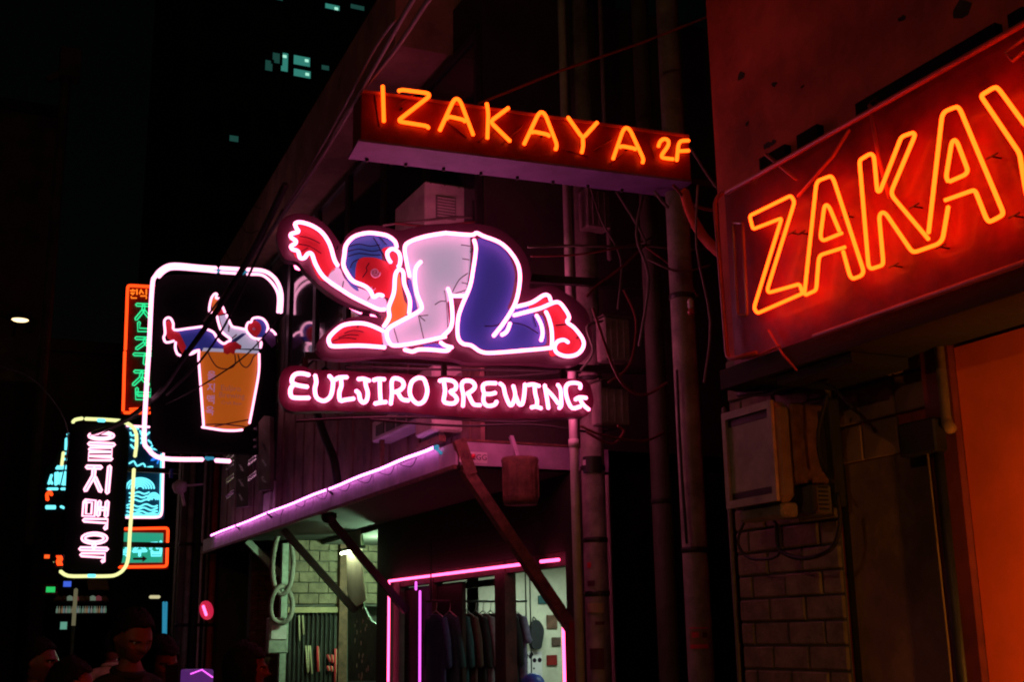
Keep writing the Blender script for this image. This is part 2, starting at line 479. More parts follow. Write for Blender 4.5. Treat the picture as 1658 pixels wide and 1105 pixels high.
# --- downpipe, hopper and thin cable on the recessed wall
dp = thing('drain_pipe', 'dull yellow drain pipe with dark hopper box beside the orange wall', 'pipe', (XA, 4.4, 0))
xq = XA - 0.02
a = on(1522, 570, 0, xq); b = on(1530, 690, 0, xq)
MB().tube([(xq, a.y, 3.0), (xq, a.y, b.z + .04), (xq - 0.02, a.y - 0.02, b.z), (xq - 0.03, a.y - 0.05, b.z - 0.03)], 0.028, 10).build('upper_pipe', M['pole_yellow'], dp)
c = on(1468, 690, 0, xq); d = on(1535, 738, 0, xq)
MB().bbox((xq - 0.07, d.y, d.z + 0.02), (XA + 0.03, c.y, c.z), 0.01).build('hopper', M['dark_metal'], dp)
e = on(1522, 750, 0, xq)
MB().tube([(xq + 0.01, e.y, c.z - 0.1), (xq + 0.01, e.y, 0)], 0.035, 10).build('lower_pipe', M['dark_metal'], dp)
f = on(1508, 745, 0, xq)
MB().tube([(xq - 0.02, f.y, c.z - 0.12), (xq - 0.02, f.y - 0.01, 1.6), (xq - 0.02, f.y, 0.1)], 0.006, 6).build('wire', M['pole_yellow'], dp)

# ================================================================== BIG OUTLINED SIGN
XS = 3.90
sg = thing('neon_sign', 'huge orange outlined neon lettering ZAKAYA on a red panel at right', 'sign', (XS, 3.2, 3.1))
FS = Frame((XS, 3.0, 0), -90)       # u runs towards the camera (-Y), n is -X
MB().box((XS, 0.2, 3.10), (XS + 0.10, 5.33, 4.10)).build('panel', M['red_panel'], sg)
MB().box((XS + 0.02, 0.2, 3.02), (XS + 0.38, 5.30, 3.09)).build('tray', M['dark_metal'], sg)
def zz(pts, h=0.085): return [FS.px(1130 + x * .5067, y * .5067, h) for x, y in pts]
LET = [
 ('Z', [([(165, 690), (297, 625), (309, 645), (222, 925), (226, 936), (325, 908), (335, 938), (190, 1002), (179, 985), (268, 697), (176, 733)], True)]),
 ('A', [([(340, 942), (378, 590), (385, 577), (425, 562), (434, 575), (530, 868), (522, 882), (494, 892), (485, 880), (464, 803)], False),
        ([(470, 790), (392, 815), (386, 828), (378, 928), (345, 943)], False),
        ([(460, 745), (400, 770), (391, 758), (404, 660), (411, 654), (420, 662), (452, 738)], False)]),
 ('K', [([(737, 765), (622, 628), (618, 612), (694, 432), (688, 423), (650, 437), (582, 612), (573, 612), (563, 500), (552, 490), (516, 512), (545, 850), (553, 860), (590, 848), (592, 835), (579, 692), (587, 678), (600, 682), (682, 802), (694, 806), (768, 780), (782, 765), (800, 660)], False)]),
 ('A', [([(737, 745), (780, 370), (790, 355), (828, 340), (838, 350), (976, 680), (970, 690), (932, 710), (922, 700), (885, 606), (790, 640)], False),
        ([(800, 580), (793, 565), (811, 455), (820, 446), (829, 455), (863, 545), (855, 558), (805, 580)], False)]),
 ('Y', [([(903, 305), (950, 277), (962, 285), (1050, 405), (1100, 205), (1150, 185), (1155, 200), (1080, 470), (1100, 640), (1060, 660), (1046, 600), (1028, 490)], True)]),
]
lett = None
for ch, strokes in LET:
    mb = MB()
    for pts, cl in strokes:
        mb.tube(rounded(zz(pts), 0.018, cl, 3), 0.0092, 8, cl)
    mb.build('neon_letter', N['orange'], sg)
# last letter, beyond the frame edge
mb = MB()
dv = FS.u * 0.83
for pts, cl in LET[3][1]:
    mb.tube([p + dv for p in rounded(zz(pts), 0.018, cl, 3)], 0.0092, 8, cl)
mb.build('neon_letter', N['orange'], sg)
# the first letter is dead: an unlit loop
MB().tube(rounded(zz([(112, 712), (128, 1010), (158, 1008), (143, 712)], 0.05), 0.02, True, 3), 0.010, 8, True).build('unlit_letter', M['unlit'], sg)
# tube supports
for x, y in [(300, 745), (250, 700), (330, 745), (690, 660), (775, 790), (625, 850), (695, 960), (940, 500), (1010, 690), (560, 320), (470, 690)]:
    p = zz([(x, y)], 0.05)[0]; q = p + Vector((0.05, 0, 0)); 
    MB().bar(p + Vector((0, 0.03, 0)), p - Vector((0, 0.03, -0.004)), 0.006, 0.006).bar(p, q, 0.006, 0.006).build('tube_clip', M['black'], sg)
# red pipe frame
a = on(1176, 309, 0, XS - 0.05); b = on(1657, 43, 0, XS - 0.05)
zt = (a.z + b.z) / 2
MB().tube([(XS - 0.05, a.y, zt), (XS - 0.05, 0.2, zt)], 0.014, 8).build('top_rail', M['red_pipe'], sg)
c0 = on(1157, 325, 0, XS - 0.05); c1 = on(1178, 583, 0, XS - 0.05); c2 = on(1225, 572, 0, XS - 0.05)
MB().tube(rounded([(XS - 0.05, c0.y - 0.08, c0.z + 0.02), (XS - 0.05, c0.y, c0.z), (XS - 0.05, c1.y + .0, c1.z), (XS - 0.05, c2.y, c2.z)], 0.05), 0.013, 8).build('end_rail', M['red_pipe'], sg)
a = on(1318, 545, 0, XS - 0.05); b = on(1657, 421, 0, XS - 0.05)
MB().tube([(XS - 0.05, a.y, a.z), (XS - 0.05, 0.2, a.z + 0.0)], 0.014, 8).build('bottom_rail', M['red_pipe'], sg)
# stays running from the rail to the panel
for st in [[(1375, 210), (1349, 252), (1292, 318)], [(1408, 170), (1424, 260), (1440, 320)], [(1240, 250), (1290, 290)], [(1658, 62), (1628, 85), (1640, 98), (1658, 82)]]:
    MB().tube([on(x, y, 0, XS - 0.03) for x, y in st], 0.010, 6).build('stay', M['red_pipe'], sg)
for st in [[(1200, 582), (1230, 575), (1263, 560)], [(1244, 535), (1268, 575), (1290, 600)]]:
    MB().tube([on(x, y, 0, XS - 0.03) for x, y in st], 0.006, 6).build('loose_wire', M['red_pipe'], sg)

# ================================================================== 2F SIGN BOX across the alley
FI = Frame((3.5, 6.9, 0), -5.5)
ib = thing('neon_sign', 'long red box sign reading IZAKAYA 2F in thin orange neon tubes', 'sign', (3.5, 6.9, 4.8))
aL, aR = (FI.px(585, 200) - FI.o).dot(FI.u), (FI.px(1117, 260) - FI.o).dot(FI.u)
zT, zB = FI.px(587, 146).z, FI.px(585, 226).z
def fr_box(F, a0, a1, z0, z1, h0, h1):
    return [F.w(a0, z0, h0), F.w(a1, z0, h0), F.w(a1, z0, h1), F.w(a0, z0, h1), F.w(a0, z1, h0), F.w(a1, z1, h0), F.w(a1, z1, h1), F.w(a0, z1, h1)]
MB().hexa(fr_box(FI, aL, aR, zB, zT, 0, -0.02)).build('face', M['red_panel'], ib)
MB().hexa(fr_box(FI, aL, aR, zB + 0.004, zT - 0.004, -0.022, -0.26)).build('box', M['red_dark'], ib)
MB().hexa(fr_box(FI, aL - 0.02, aR, zB - 0.02, zB - 0.002, 0.015, -0.30)).build('underside_plate', M['underside'], ib)
MB().hexa(fr_box(FI, aL, aR, zT - 0.02, zT, 0.003, 0.012)).build('rim', M['red_pipe'], ib)
def iz(pts, h=0.035): return [FI.px(x, y, h) for x, y in Z(560, 110, 2.763, pts)]
for strokes in [
    [[(165, 80), (170, 240)]],
    [[(235, 103), (250, 97), (370, 113), (374, 126), (238, 232), (242, 240), (365, 260), (370, 270)]],
    [[(420, 280), (480, 148), (495, 135), (512, 148), (570, 300)], [(450, 228), (458, 216), (528, 232), (533, 241)]],
    [[(630, 158), (637, 200), (633, 315)], [(728, 178), (645, 240), (735, 328)]],
    [[(797, 342), (860, 208), (875, 195), (892, 208), (945, 345), (938, 366)], [(832, 290), (838, 284), (905, 298), (910, 306)]],
    [[(993, 220), (1060, 315), (1125, 243)], [(1060, 315), (1062, 350), (1055, 380)]],
    [[(1195, 408), (1240, 278), (1255, 265), (1272, 278), (1332, 408), (1327, 425)], [(1225, 355), (1232, 349), (1292, 360), (1296, 366)]],
    [[(1398, 352), (1405, 328), (1425, 315), (1445, 325), (1443, 348), (1410, 393), (1418, 403), (1465, 408)]],
    [[(1480, 415), (1488, 340), (1500, 325), (1535, 325)], [(1488, 372), (1535, 370)]]]:
    mb = MB()
    for s in strokes: mb.tube(rounded(iz(s), 0.03), 0.0135, 8)
    mb.build('neon_letter', N['orange2'], ib)
# creases of the vinyl: shallow folded ribs
for s in [[(230, 170), (300, 120)], [(440, 230), (540, 310)], [(590, 330), (680, 270)], [(700, 340), (790, 260)], [(960, 360), (1080, 395)], [(1110, 370), (1190, 320)], [(1180, 430), (1240, 380)], [(1350, 300), (1380, 400)], [(130, 120), (150, 260)]]:
    MB().tube([FI.px(x, y, 0.002) for x, y in Z(560, 110, 2.763, s)], 0.006, 5).build('vinyl_fold', M['red_panel'], ib)
for x, y in Z(560, 110, 2.763, [(250, 180), (500, 215), (640, 250), (880, 300), (1060, 340), (1260, 360), (1440, 395)]):
    p = FI.px(x, y, 0.03); MB().bar(p, p - FI.n * 0.03, 0.012, 0.012).build('tube_clip', M['black'], ib)
# bolts along the underside edge
for i in range(9):
    a = aL + 0.1 + i * 0.27
    MB().lathe(FI.w(a, zB - 0.02, -0.26), [(0.012, 0), (0.012, -0.02)], 8).build('bolt', M['dark_metal'], ib)
MB().bar(FI.w(aR, zB + .03, -0.1), FI.w(aR + 0.35, zB + 0.03, -0.1), 0.05, 0.05).build('bracket', M['dark_metal'], ib)
# guy rod
single('guy_wire', MB().tube([FI.px(775, 168, -0.1), on(905, 115, 1, 6.9), on(1030, 72, 1, 6.6), on(1215, 0, 1, 6.0), (4.35, 5.6, 6.6)], 0.010, 6), M['red_dark'],
       'straight guy wire rising from the red box sign to the plaster wall', 'wire', FI.px(775, 168, -0.1))

# ================================================================== BOWING FIGURE SIGN
FE = Frame((3.2, 7.8, 0), -10)
fg = thing('figure_sign', 'neon sign of a blue-haired man bowing down with raised hand and bottle', 'sign', (3.2, 7.8, 3.8))
FH = 0.065
z1 = lambda p: Z(440, 340, 4.25, p)
z2 = lambda p: Z(700, 360, 4.604, p)
def fe(px_pts, h): return [FE.px(x, y, h) for x, y in px_pts]
outline = [(452, 402), (448, 378), (456, 356), (478, 346), (505, 350), (528, 364), (545, 386), (553, 396), (562, 380), (582, 368), (610, 365), (640, 372), (655, 372), (690, 364), (740, 362), (785, 364),
           (820, 378), (850, 410), (860, 445), (858, 468), (888, 462), (912, 472), (948, 500), (958, 535), (956, 570), (935, 590), (905, 592), (850, 588), (760, 588), (735, 582), (640, 576), (560, 582), (525, 578), (512, 560),
           (530, 536), (562, 516), (600, 512), (618, 516), (610, 505), (585, 500), (552, 486), (522, 466), (495, 440), (482, 424), (462, 420)]
MB().prism(smooth(fe(outline, 0), 3, True), FE.n, 0.10).build('panel', M['plum'], fg)
def print_(name, pts, m, lvl, cr=True):
    P = fe(pts, 0.003 * lvl)
    if cr: P = smooth(P, 3, True)
    MB().prism(P, FE.n, 0.002).build(name, m, fg)
print_('printed_hand', z1([(160, 95), (200, 100), (290, 130), (350, 180), (400, 280), (440, 395), (400, 440), (370, 490), (320, 470), (280, 390), (250, 320), (200, 330), (165, 330), (150, 300), (125, 280), (140, 230), (120, 205), (150, 170), (130, 150), (155, 140)]), M['red_glow'], 1)
print_('printed_sleeve', z1([(430, 395), (470, 405), (500, 470), (560, 520), (660, 560), (720, 600), (780, 610), (790, 680), (730, 680), (560, 600), (470, 560), (385, 500), (395, 440)]), M['shirt_glow'], 1)
print_('printed_hair', z1([(560, 195), (650, 170), (760, 180), (830, 210), (850, 260), (760, 300), (760, 345), (700, 330), (610, 335), (590, 430), (570, 480), (600, 560), (540, 520), (500, 440), (495, 350), (505, 280)]), M['blue_glow'], 2)
print_('printed_face', z1([(600, 338), (700, 328), (770, 350), (830, 380), (850, 420), (830, 480), (815, 600), (770, 600), (700, 600), (660, 550), (590, 510), (575, 440)]), M['red_glow'], 3)
print_('printed_ear', z1([(760, 270), (810, 255), (870, 280), (880, 370), (860, 430), (820, 400), (770, 300)]), M['red_glow'], 4)
print_('printed_bottle', z1([(870, 420), (885, 480), (910, 620), (935, 660), (920, 730), (860, 765), (810, 800), (770, 770), (815, 690), (835, 590), (850, 500)]), M['orange_glow'], 2)
print_('printed_shirt', z1([(920, 250), (1060, 190), (1190, 170)]) + z2([(120, 95), (285, 110), (285, 320), (265, 520), (235, 560), (150, 560), (110, 600), (125, 760), (95, 830), (0, 870)]) + z1([(1000, 905), (850, 925), (770, 940), (755, 850), (800, 805), (900, 760), (1010, 700), (985, 600), (960, 520)]), M['shirt_glow'], 1, False)
print_('printed_collar', z1([(935, 480), (960, 480), (1000, 690), (965, 700), (950, 600)]), M['navy_glow'], 3, False)
print_('printed_trousers', z2([(335, 130), (420, 140), (510, 180), (570, 250), (610, 350), (612, 440), (590, 560), (560, 650), (620, 620), (720, 620), (760, 690), (820, 700), (840, 780), (850, 900), (790, 925), (600, 945), (440, 955), (350, 940), (280, 905), (220, 880), (190, 820), (200, 720), (240, 620), (290, 480), (320, 330)]), M['navy_glow'], 1)
print_('printed_foot', z2([(820, 640), (900, 615), (950, 620), (1000, 690), (1010, 730), (1000, 760), (1080, 840), (1110, 900), (1090, 960), (1010, 990), (940, 990), (880, 1000), (870, 930), (880, 840), (850, 720)]), M['red_glow'], 2)
print_('printed_foot', z2([(720, 625), (800, 575), (860, 565), (875, 590), (800, 640), (740, 650)]), M['red_glow'], 2)
print_('printed_hand', z1([(400, 880), (450, 830), (520, 800), (620, 800), (700, 820), (755, 850), (755, 925), (600, 920), (450, 925)]), M['red_glow'], 1)
print_('printed_sock', z1([(1040, 930), (1120, 920), (1190, 930), (1190, 960), (1060, 960)]), M['navy_glow'], 1, False)
# ink drawing on top
def ink(paths, r=0.0035, lvl=6):
    mb = MB()
    for p in paths: mb.tube(smooth([FE.px(x, y, 0.003 * lvl) for x, y in p], 3), r, 4)
    return mb
spi = []
for k in range(26):
    a = k * 0.5; rr = 34 * (1 - k / 27)
    spi.append((712 + math.cos(a) * rr, 432 + math.sin(a) * rr))
ink([z1(spi)], 0.0065, 7).build('drawn_spiral_eye', M['shirt_print'], fg)
ink([z1([(712 - 14 + math.cos(k * .6) * 14, 540 + math.sin(k * .6) * 12) for k in range(8)])], 0.0035, 6).build('drawn_nostril', M['shirt_print'], fg)
ink([z1([(530, 250), (600, 235), (680, 250), (740, 240)]), z1([(520, 285), (600, 270), (690, 285), (750, 275)]), z1([(525, 320), (600, 300), (690, 310), (750, 310)]), z1([(700, 190), (730, 240), (760, 300)]), z1([(740, 185), (790, 240)]), z1([(540, 400), (560, 360), (600, 340)])], 0.004).build('drawn_hair_lines', M['ink_dark'], fg)
ink([z1([(670, 365), (650, 400), (655, 420), (625, 465)]), z1([(190, 180), (260, 195), (330, 230)]), z1([(180, 235), (260, 250), (340, 300)]), z1([(200, 290), (250, 260)]), z1([(500, 850), (560, 830), (630, 840)]), z1([(460, 880), (530, 860), (600, 865)]), z1([(420, 905), (500, 880), (580, 890)])], 0.0035).build('drawn_wrinkles', M['ink_dark'], fg)
for q_ in [z2([(215, 168), (280, 178)]), z2([(225, 272), (275, 280)]), z2([(220, 450), (262, 460)]), z2([(150, 520), (200, 430), (265, 380)]), z2([(270, 500), (150, 540)]), z2([(20, 615), (60, 590), (100, 590)]), z2([(90, 510), (105, 600), (120, 850)]),
     z1([(840, 815), (870, 915)]), z1([(1010, 730), (1045, 885)]), z1([(1010, 730), (1075, 725)]), z1([(1020, 735), (1055, 765)]), z1([(485, 540), (495, 490)]), z1([(660, 620), (690, 580)]), z2([(285, 110), (285, 320), (255, 530)])]:
    ink([q_], 0.0035).build('drawn_seam', M['ink_dark'], fg)
ink([z2([(600, 750), (690, 770), (790, 830)]), z2([(390, 775), (480, 770), (590, 720)]), z2([(750, 700), (775, 780)]), z2([(920, 770), (1000, 760)])], 0.0045).build('drawn_trouser_folds', M['ink_dark'], fg)
# tubes
fig_tubes = [
 ('hand_tube', z1([(455, 385), (430, 340), (400, 240), (350, 160), (280, 110), (200, 85), (162, 95), (170, 125), (182, 150), (135, 165), (135, 190), (165, 212), (160, 232), (133, 250), (145, 272), (180, 285), (195, 330), (225, 330), (248, 302), (275, 303), (300, 370), (340, 440), (385, 485), (480, 550), (560, 600), (680, 660), (740, 685), (780, 685)])),
 ('head_tube', z1([(860, 258), (848, 218), (800, 180), (740, 165), (670, 158), (600, 170), (550, 195), (510, 245), (500, 310), (493, 380), (520, 440), (560, 490), (640, 525), (680, 560), (700, 600), (735, 585), (768, 592)])),
 ('ear_tube', z1([(820, 362), (800, 330), (797, 292), (830, 268), (870, 290), (885, 330), (880, 378), (868, 392)])),
 ('bottle_tube', z1([(770, 805), (808, 740), (805, 670), (840, 570), (850, 450), (877, 410), (905, 430), (912, 510), (950, 620), (945, 715)])),
 ('back_tube', z1([(950, 460), (930, 370), (915, 262), (950, 220), (1060, 182), (1190, 160)]) + z2([(120, 82), (290, 95), (330, 80), (380, 103), (500, 150), (580, 220), (640, 320), (652, 440), (620, 600), (540, 740), (455, 850)])),
 ('arm_tube', z1([(1028, 355), (992, 400), (985, 480), (1000, 580), (1032, 665), (1010, 700), (900, 760), (812, 810), (790, 850), (808, 910), (850, 935), (1000, 915), (1190, 873)]) + z2([(80, 850), (135, 790), (150, 700), (137, 560), (115, 492)])),
 ('pocket_tube', z2([(145, 550), (245, 550)])),
 ('trouser_tube', z2([(310, 130), (325, 200), (305, 350), (280, 480), (222, 620), (192, 720), (190, 850), (225, 905), (290, 920), (360, 965), (450, 975), (700, 955), (860, 940), (890, 925), (890, 810), (870, 720), (845, 665)])),
 ('knee_tube', z2([(580, 752), (555, 815), (515, 842)])),
 ('cuff_tube', z2([(775, 692), (810, 760), (822, 830), (810, 885)])),
 ('foot_tube', z2([(605, 695), (700, 670), (810, 640), (930, 595), (990, 650), (1020, 710), (1005, 745), (1060, 790), (1120, 870), (1125, 930), (1080, 985), (1000, 1000), (930, 975), (912, 930), (935, 890), (980, 878), (1015, 898)])),
 ('ankle_tube', z2([(625, 630), (740, 600), (830, 545), (868, 550), (882, 585)])),
 ('sock_tube', z2([(-210, 950), (-150, 965), (-100, 950), (0, 952), (100, 960), (130, 945)])),
 ('sole_tube', z2([(60, 895), (95, 920), (150, 935)])),
 ('palm_tube', z1([(770, 835), (680, 795), (600, 780), (500, 792), (440, 830), (395, 880), (397, 920), (430, 940), (600, 935), (780, 947)])),
]
for nm, p in fig_tubes:
    MB().tube(smooth(fe(p, FH), 4), 0.0142, 8).build(nm, N['fig'], fg)
    # the sign is double sided: the same tube on its back
    MB().tube([q - FE.n * (0.10 + 2 * FH) for q in smooth(fe(p, FH), 2)], 0.0175, 6).build(nm, N['fig_back'], fg)
for x, y in z1([(455, 250), (560, 480), (900, 300), (600, 790)]) + z2([(430, 110), (650, 400), (530, 965), (300, 200), (1100, 850)]):
    p = FE.px(x, y, FH); MB().bar(p, p - FE.n * FH, 0.01, 0.01).build('tube_clip', M['black'], fg)
MB().box(FE.w(-0.6, 3.72, -0.12), FE.w(-0.55, 3.95, -0.18)).build('hanger', M['dark_metal'], fg)
MB().bar(FE.w(-1.0, 3.62, -0.15), FE.w(1.6, 3.62, -0.15), 0.04, 0.05).build('lower_rail', M['dark_metal'], fg)
MB().bar(FE.w(0.4, 4.30, -0.15), FE.w(1.75, 4.30, -0.15), 0.05, 0.06).build('upper_arm_rail', M['dark_metal'], fg)

# ================================================================== BREWING LETTER SIGN
FL = FE
ls = thing('neon_sign', 'purple capsule sign spelling EULJIRO BREWING in wobbly white neon letters', 'sign', (3.2, 7.8, 3.4))
L3 = lambda p: Z(440, 580, 5.921, p)
L4 = lambda p: Z(690, 580, 5.717, p)
op = L3([(70, 300), (75, 200), (110, 115), (180, 78), (300, 78), (400, 112), (700, 122), (1000, 148), (1250, 150)]) + L4([(60, 178), (170, 160), (450, 180), (850, 200), (1000, 210), (1200, 195), (1400, 195), (1500, 225), (1540, 330), (1550, 420), (1510, 510), (1430, 545), (1000, 562), (600, 560), (300, 545), (0, 525)]) + L3([(1250, 520), (1000, 518), (500, 508), (300, 515), (180, 510), (110, 470), (70, 390)])
MB().prism(smooth([FL.px(x, y, 0.0) for x, y in op], 3, True), FL.n, 0.09).build('panel', mat('plum_letter_panel', (0.085, 0.010, 0.032), 0.32, var=0.55, scale=3, bump=0.25, bscale=14, dist=0.02), ls)
words = [
 L3, [[(360, 165), (300, 150), (240, 152), (203, 180), (195, 235), (250, 262), (345, 278)], [(205, 262), (180, 300), (185, 365), (230, 383), (360, 383)]],
 L3, [[(415, 165), (427, 230), (413, 300), (430, 380), (495, 413), (550, 385), (575, 335), (588, 240), (575, 200), (548, 170)]],
 L3, [[(605, 212), (645, 188), (725, 185)], [(662, 200), (668, 265), (648, 330), (655, 408), (705, 402), (790, 390)]],
 L3, [[(825, 205), (880, 200), (940, 220)], [(895, 212), (903, 270), (920, 330), (912, 400), (880, 428), (848, 400), (835, 340), (805, 315)]],
 L3, [[(972, 215), (1020, 202), (1085, 205)], [(1035, 212), (1038, 330), (1045, 420)], [(985, 440), (1030, 430), (1100, 422)]],
 L3, [[(1140, 445), (1152, 340), (1150, 230), (1180, 195), (1245, 215), (1265, 262), (1235, 305), (1175, 330)], [(1205, 322), (1235, 380), (1265, 402), (1315, 408)]],
 L3, [[(1400, 190), (1455, 200), (1483, 265), (1490, 330), (1462, 410), (1405, 440), (1350, 400), (1322, 325), (1343, 230), (1400, 190)]],
 L4, [[(120, 215), (165, 203), (240, 212), (277, 245), (268, 292), (222, 312), (262, 345), (285, 385), (258, 420), (200, 420), (162, 398), (175, 310), (165, 230)]],
 L4, [[(340, 450), (345, 350), (328, 260), (350, 215), (415, 215), (450, 250), (438, 292), (375, 335)], [(392, 340), (428, 415), (455, 435), (505, 437)]],
 L4, [[(650, 235), (560, 235), (525, 262), (538, 325), (590, 335), (645, 322)], [(537, 335), (530, 400), (565, 443), (630, 435), (655, 400)]],
 L4, [[(680, 235), (715, 265), (732, 340), (770, 430), (798, 428), (825, 345), (805, 255)], [(825, 345), (858, 425), (890, 425), (908, 340), (915, 240)]],
 L4, [[(940, 252), (990, 245), (1050, 262)], [(1003, 255), (1010, 330), (1027, 400), (1022, 445)], [(970, 460), (1015, 452), (1068, 468)]],
 L4, [[(1132, 470), (1120, 385), (1105, 300), (1097, 250)], [(1105, 285), (1165, 345), (1225, 425)], [(1215, 245), (1243, 290), (1250, 380), (1250, 440), (1228, 468)]],
 L4, [[(1425, 285), (1425, 245), (1370, 230), (1312, 242), (1290, 290), (1307, 385), (1352, 465), (1430, 448)], [(1378, 388), (1420, 365), (1485, 372)], [(1420, 375), (1455, 435), (1508, 480)]],
]
for i in range(0, len(words), 2):
    mb = MB()
    for s in words[i + 1]:
        mb.tube(smooth([FL.px(x, y, 0.06) for x, y in words[i](s)], 3), 0.0145, 8)
    mb.build('neon_letter', N['fig'], ls)
    mb = MB()
    for s in words[i + 1]:
        mb.tube(smooth([FL.px(x, y, 0.06) - FL.n * 0.21 for x, y in words[i](s)], 2), 0.0165, 6)
    mb.build('neon_letter', N['fig_back'], ls)
MB().bar(FL.w(1.2, 3.50, -0.12), FL.w(1.45, 3.50, -0.12), 0.05, 0.06).build('bracket', M['dark_metal'], ls)
for a in (-1.0, 0.0, 0.9):
    MB().bar(FL.w(a, 3.60, -0.12), FL.w(a, 3.30, -0.12), 0.035, 0.03, (0, 1, 0)).build('strut', M['dark_metal'], ls)

# ================================================================== FAR BUILDING with the brewery (B)
bB = thing('shop_building', 'narrow two-storey shop building with boarded overhanging upper floor and lilac fascia', 'building', (XB, 12, 0))
YN, YE = 8.60, 18.4          # near and far ends
w = MB()
# ground floor wall round the two openings (shop 8.85-12.75, recess 13.6-16.0)
w.box((XB, 8.35, 0), (XB + .15, 8.72, 2.95)); w.box((XB, 8.72, 2.34), (XB + .15, 12.9, 2.95)); w.box((XB, 12.9, 0), (XB + .15, 13.35, 2.95))
w.box((XB, 16.0, 0), (XB + .15, YE, 2.95)); w.box((XB, 13.35, 2.93), (XB + .15, 16.0, 2.95))
w.build('ground_wall', M['darkwall'], bB)
w = MB()
w.box((XU + .03, YN + .05, 3.16), (XU + 3.5, YE, 7.3))
w.build('upper_wall', M['darkwall'], bB)
MB().box((XF + .02, YN + 0.02, 2.955), (XU + 3.5, YE, 3.0)).build('soffit', M['darkwall'], bB)
# fascia of separate tin panels
y = YN
while y < YE - 0.05:
    y1 = min(y + 0.33, YE)
    MB().bbox((XF - random.uniform(0, .006), y + .006, 2.97), (XF + .022, y1 - .006, 3.155), 0.006).build('fascia_panel', M['fascia'], bB)
    y = y1
MB().box((XF + .022, YN, 3.0), (XU + .02, YE, 3.15)).build('canopy_deck', M['rust'], bB)
MB().bar((XF - 0.01, YN, 2.955), (XF - 0.01, YE, 2.955), 0.03, 0.03).build('drip_edge', M['rust'], bB)
# end beam of the overhang
MB().box((XF + .03, YN - 0.02, 2.97), (XB + 0.35, YN, 3.155)).build('end_beam', M['fascia'], bB)
MB().box((XF + .03, YN - 0.03, 3.157), (XB + 0.3, YN + .02, 3.175)).build('end_capping', M['rust'], bB)
# upper boards
y = YN + 0.05; spots = []
k = 0
while y < YE - 0.1:
    wd = random.choice((0.20, 0.24, 0.30))
    y1 = min(y + wd, YE)
    t = 0.03 if k % 2 else 0.016
    MB().bbox((XU - t, y + .004, 3.17), (XU + .025, y1 - .004, 4.85), 0.005).build('board', M['panel_wood'], bB)
    y = y1; k += 1
# made-up dark window band standing in for the black, shaded upper wall
y = YN + 0.05
while y < YE - 0.5:
    fr = MB()
    fr.box((XU - .03, y, 4.88), (XU + .02, y + 1.2, 4.94)); fr.box((XU - .03, y, 6.72), (XU + .02, y + 1.2, 6.78))
    fr.box((XU - .03, y, 4.94), (XU + .02, y + .05, 6.72)); fr.box((XU - .03, y + 1.15, 4.94), (XU + .02, y + 1.2, 6.72))
    f = fr.build('window', M['dark_metal'], bB)
    MB().box((XU + .0, y + .05, 4.94), (XU + .008, y + 1.15, 6.72)).build('pane', M['glass'], f)
    y += 1.21
# heavy cracked eave band
ea, eb = Vector((3.72, 18.65, 0)), Vector((3.32, 9.3, 0))
p = [ea + Vector((0, 0, 6.84)), eb + Vector((0, 0, 6.84)), eb + Vector((1.2, 0, 6.84)), ea + Vector((1.2, 0, 6.84)),
     ea + Vector((0, 0, 7.60)), eb + Vector((0, 0, 7.60)), eb + Vector((1.2, 0, 7.60)), ea + Vector((1.2, 0, 7.60))]
ev = MB().hexa(p).build('eave_band', mat('eave_plaster', (0.32, 0.19, 0.13), 0.85, var=0.4, scale=2, bump=0.4), bB)
cr = MB()
for (x0, y0) in [(372, 415), (398, 370), (415, 330), (438, 300), (455, 262), (480, 235)]:
    q = [(x0 - 12, y0 - 14), (x0 - 4, y0 - 6), (x0 + 1, y0 + 6), (x0 + 12, y0 + 8), (x0 + 22, y0 + 4)]
    cr.tube([on(a, b, 0, 3.60 - 0.0) + Vector((-0.02, 0, 0)) for a, b in q], 0.006, 4)
cr.build('crack', M['darkwall'], ev)

# braces under the overhang
def brace(y, top, bot, m, wdt=0.09):
    MB().bar((XF + .08, y, top), (XB - 0.01, y, bot), wdt, wdt, (0, 1, 0)).build('brace', m, bB)
brace(YN + .03, 2.95, 1.72, M['rust'], 0.085)
brace(12.35, 2.95, 1.95, M['dark_metal'], 0.075)
brace(14.1, 2.95, 2.0, M['dark_metal'], 0.075)
brace(15.9, 2.95, 2.1, M['greenish'], 0.08)
MB().lathe((XF + .1, 12.3, 2.93), [(0.07, -0.06), (0.08, 0), (0.07, 0.06)], 12, (0, 1, 0)).build('brace_joint', M['dark_metal'], bB)
MB().bar((XF + .02, YN - 0.0, 3.17), (XF + .12, YN - .0, 2.90), 0.10, 0.05, (0, 1, 0)).build('corner_plate', M['rust'], bB)

# lilac neon strip on the fascia
st = thing('neon_strip', 'long lilac white neon tube running along the lilac fascia', 'neon tube', (XF - .05, 12, 3.16))
ya, yb = on(342, 870, 0, XF - .05).y, on(705, 728, 0, XF - .05).y
zc = on(520, 800, 0, XF - .05).z
pts = []
for i in range(25):
    t = i / 24; px = 342 + (705 - 342) * t; py = 870 + (728 - 870) * t
    q = on(px, py, 0, XF - .05); q.z = 3.155 + 0.004 * math.sin(i * 1.3); pts.append(q)
MB().tube(pts, 0.014, 8).build('tube', N['strip'], st)
for px, py in [(434, 834), (532, 796), (383, 854), (706, 728)]:
    q = on(px, py, 0, XF - .05)
    MB().tube([(XF - .05, q.y - .025, 3.15), (XF - .05, q.y + .025, 3.15)], 0.018, 8).bar((XF - .05, q.y, 3.14), (XF - .0, q.y, 3.10), .02, .02).build('tube_holder', M['black'] if px < 700 else N['cyan_dim'], st)
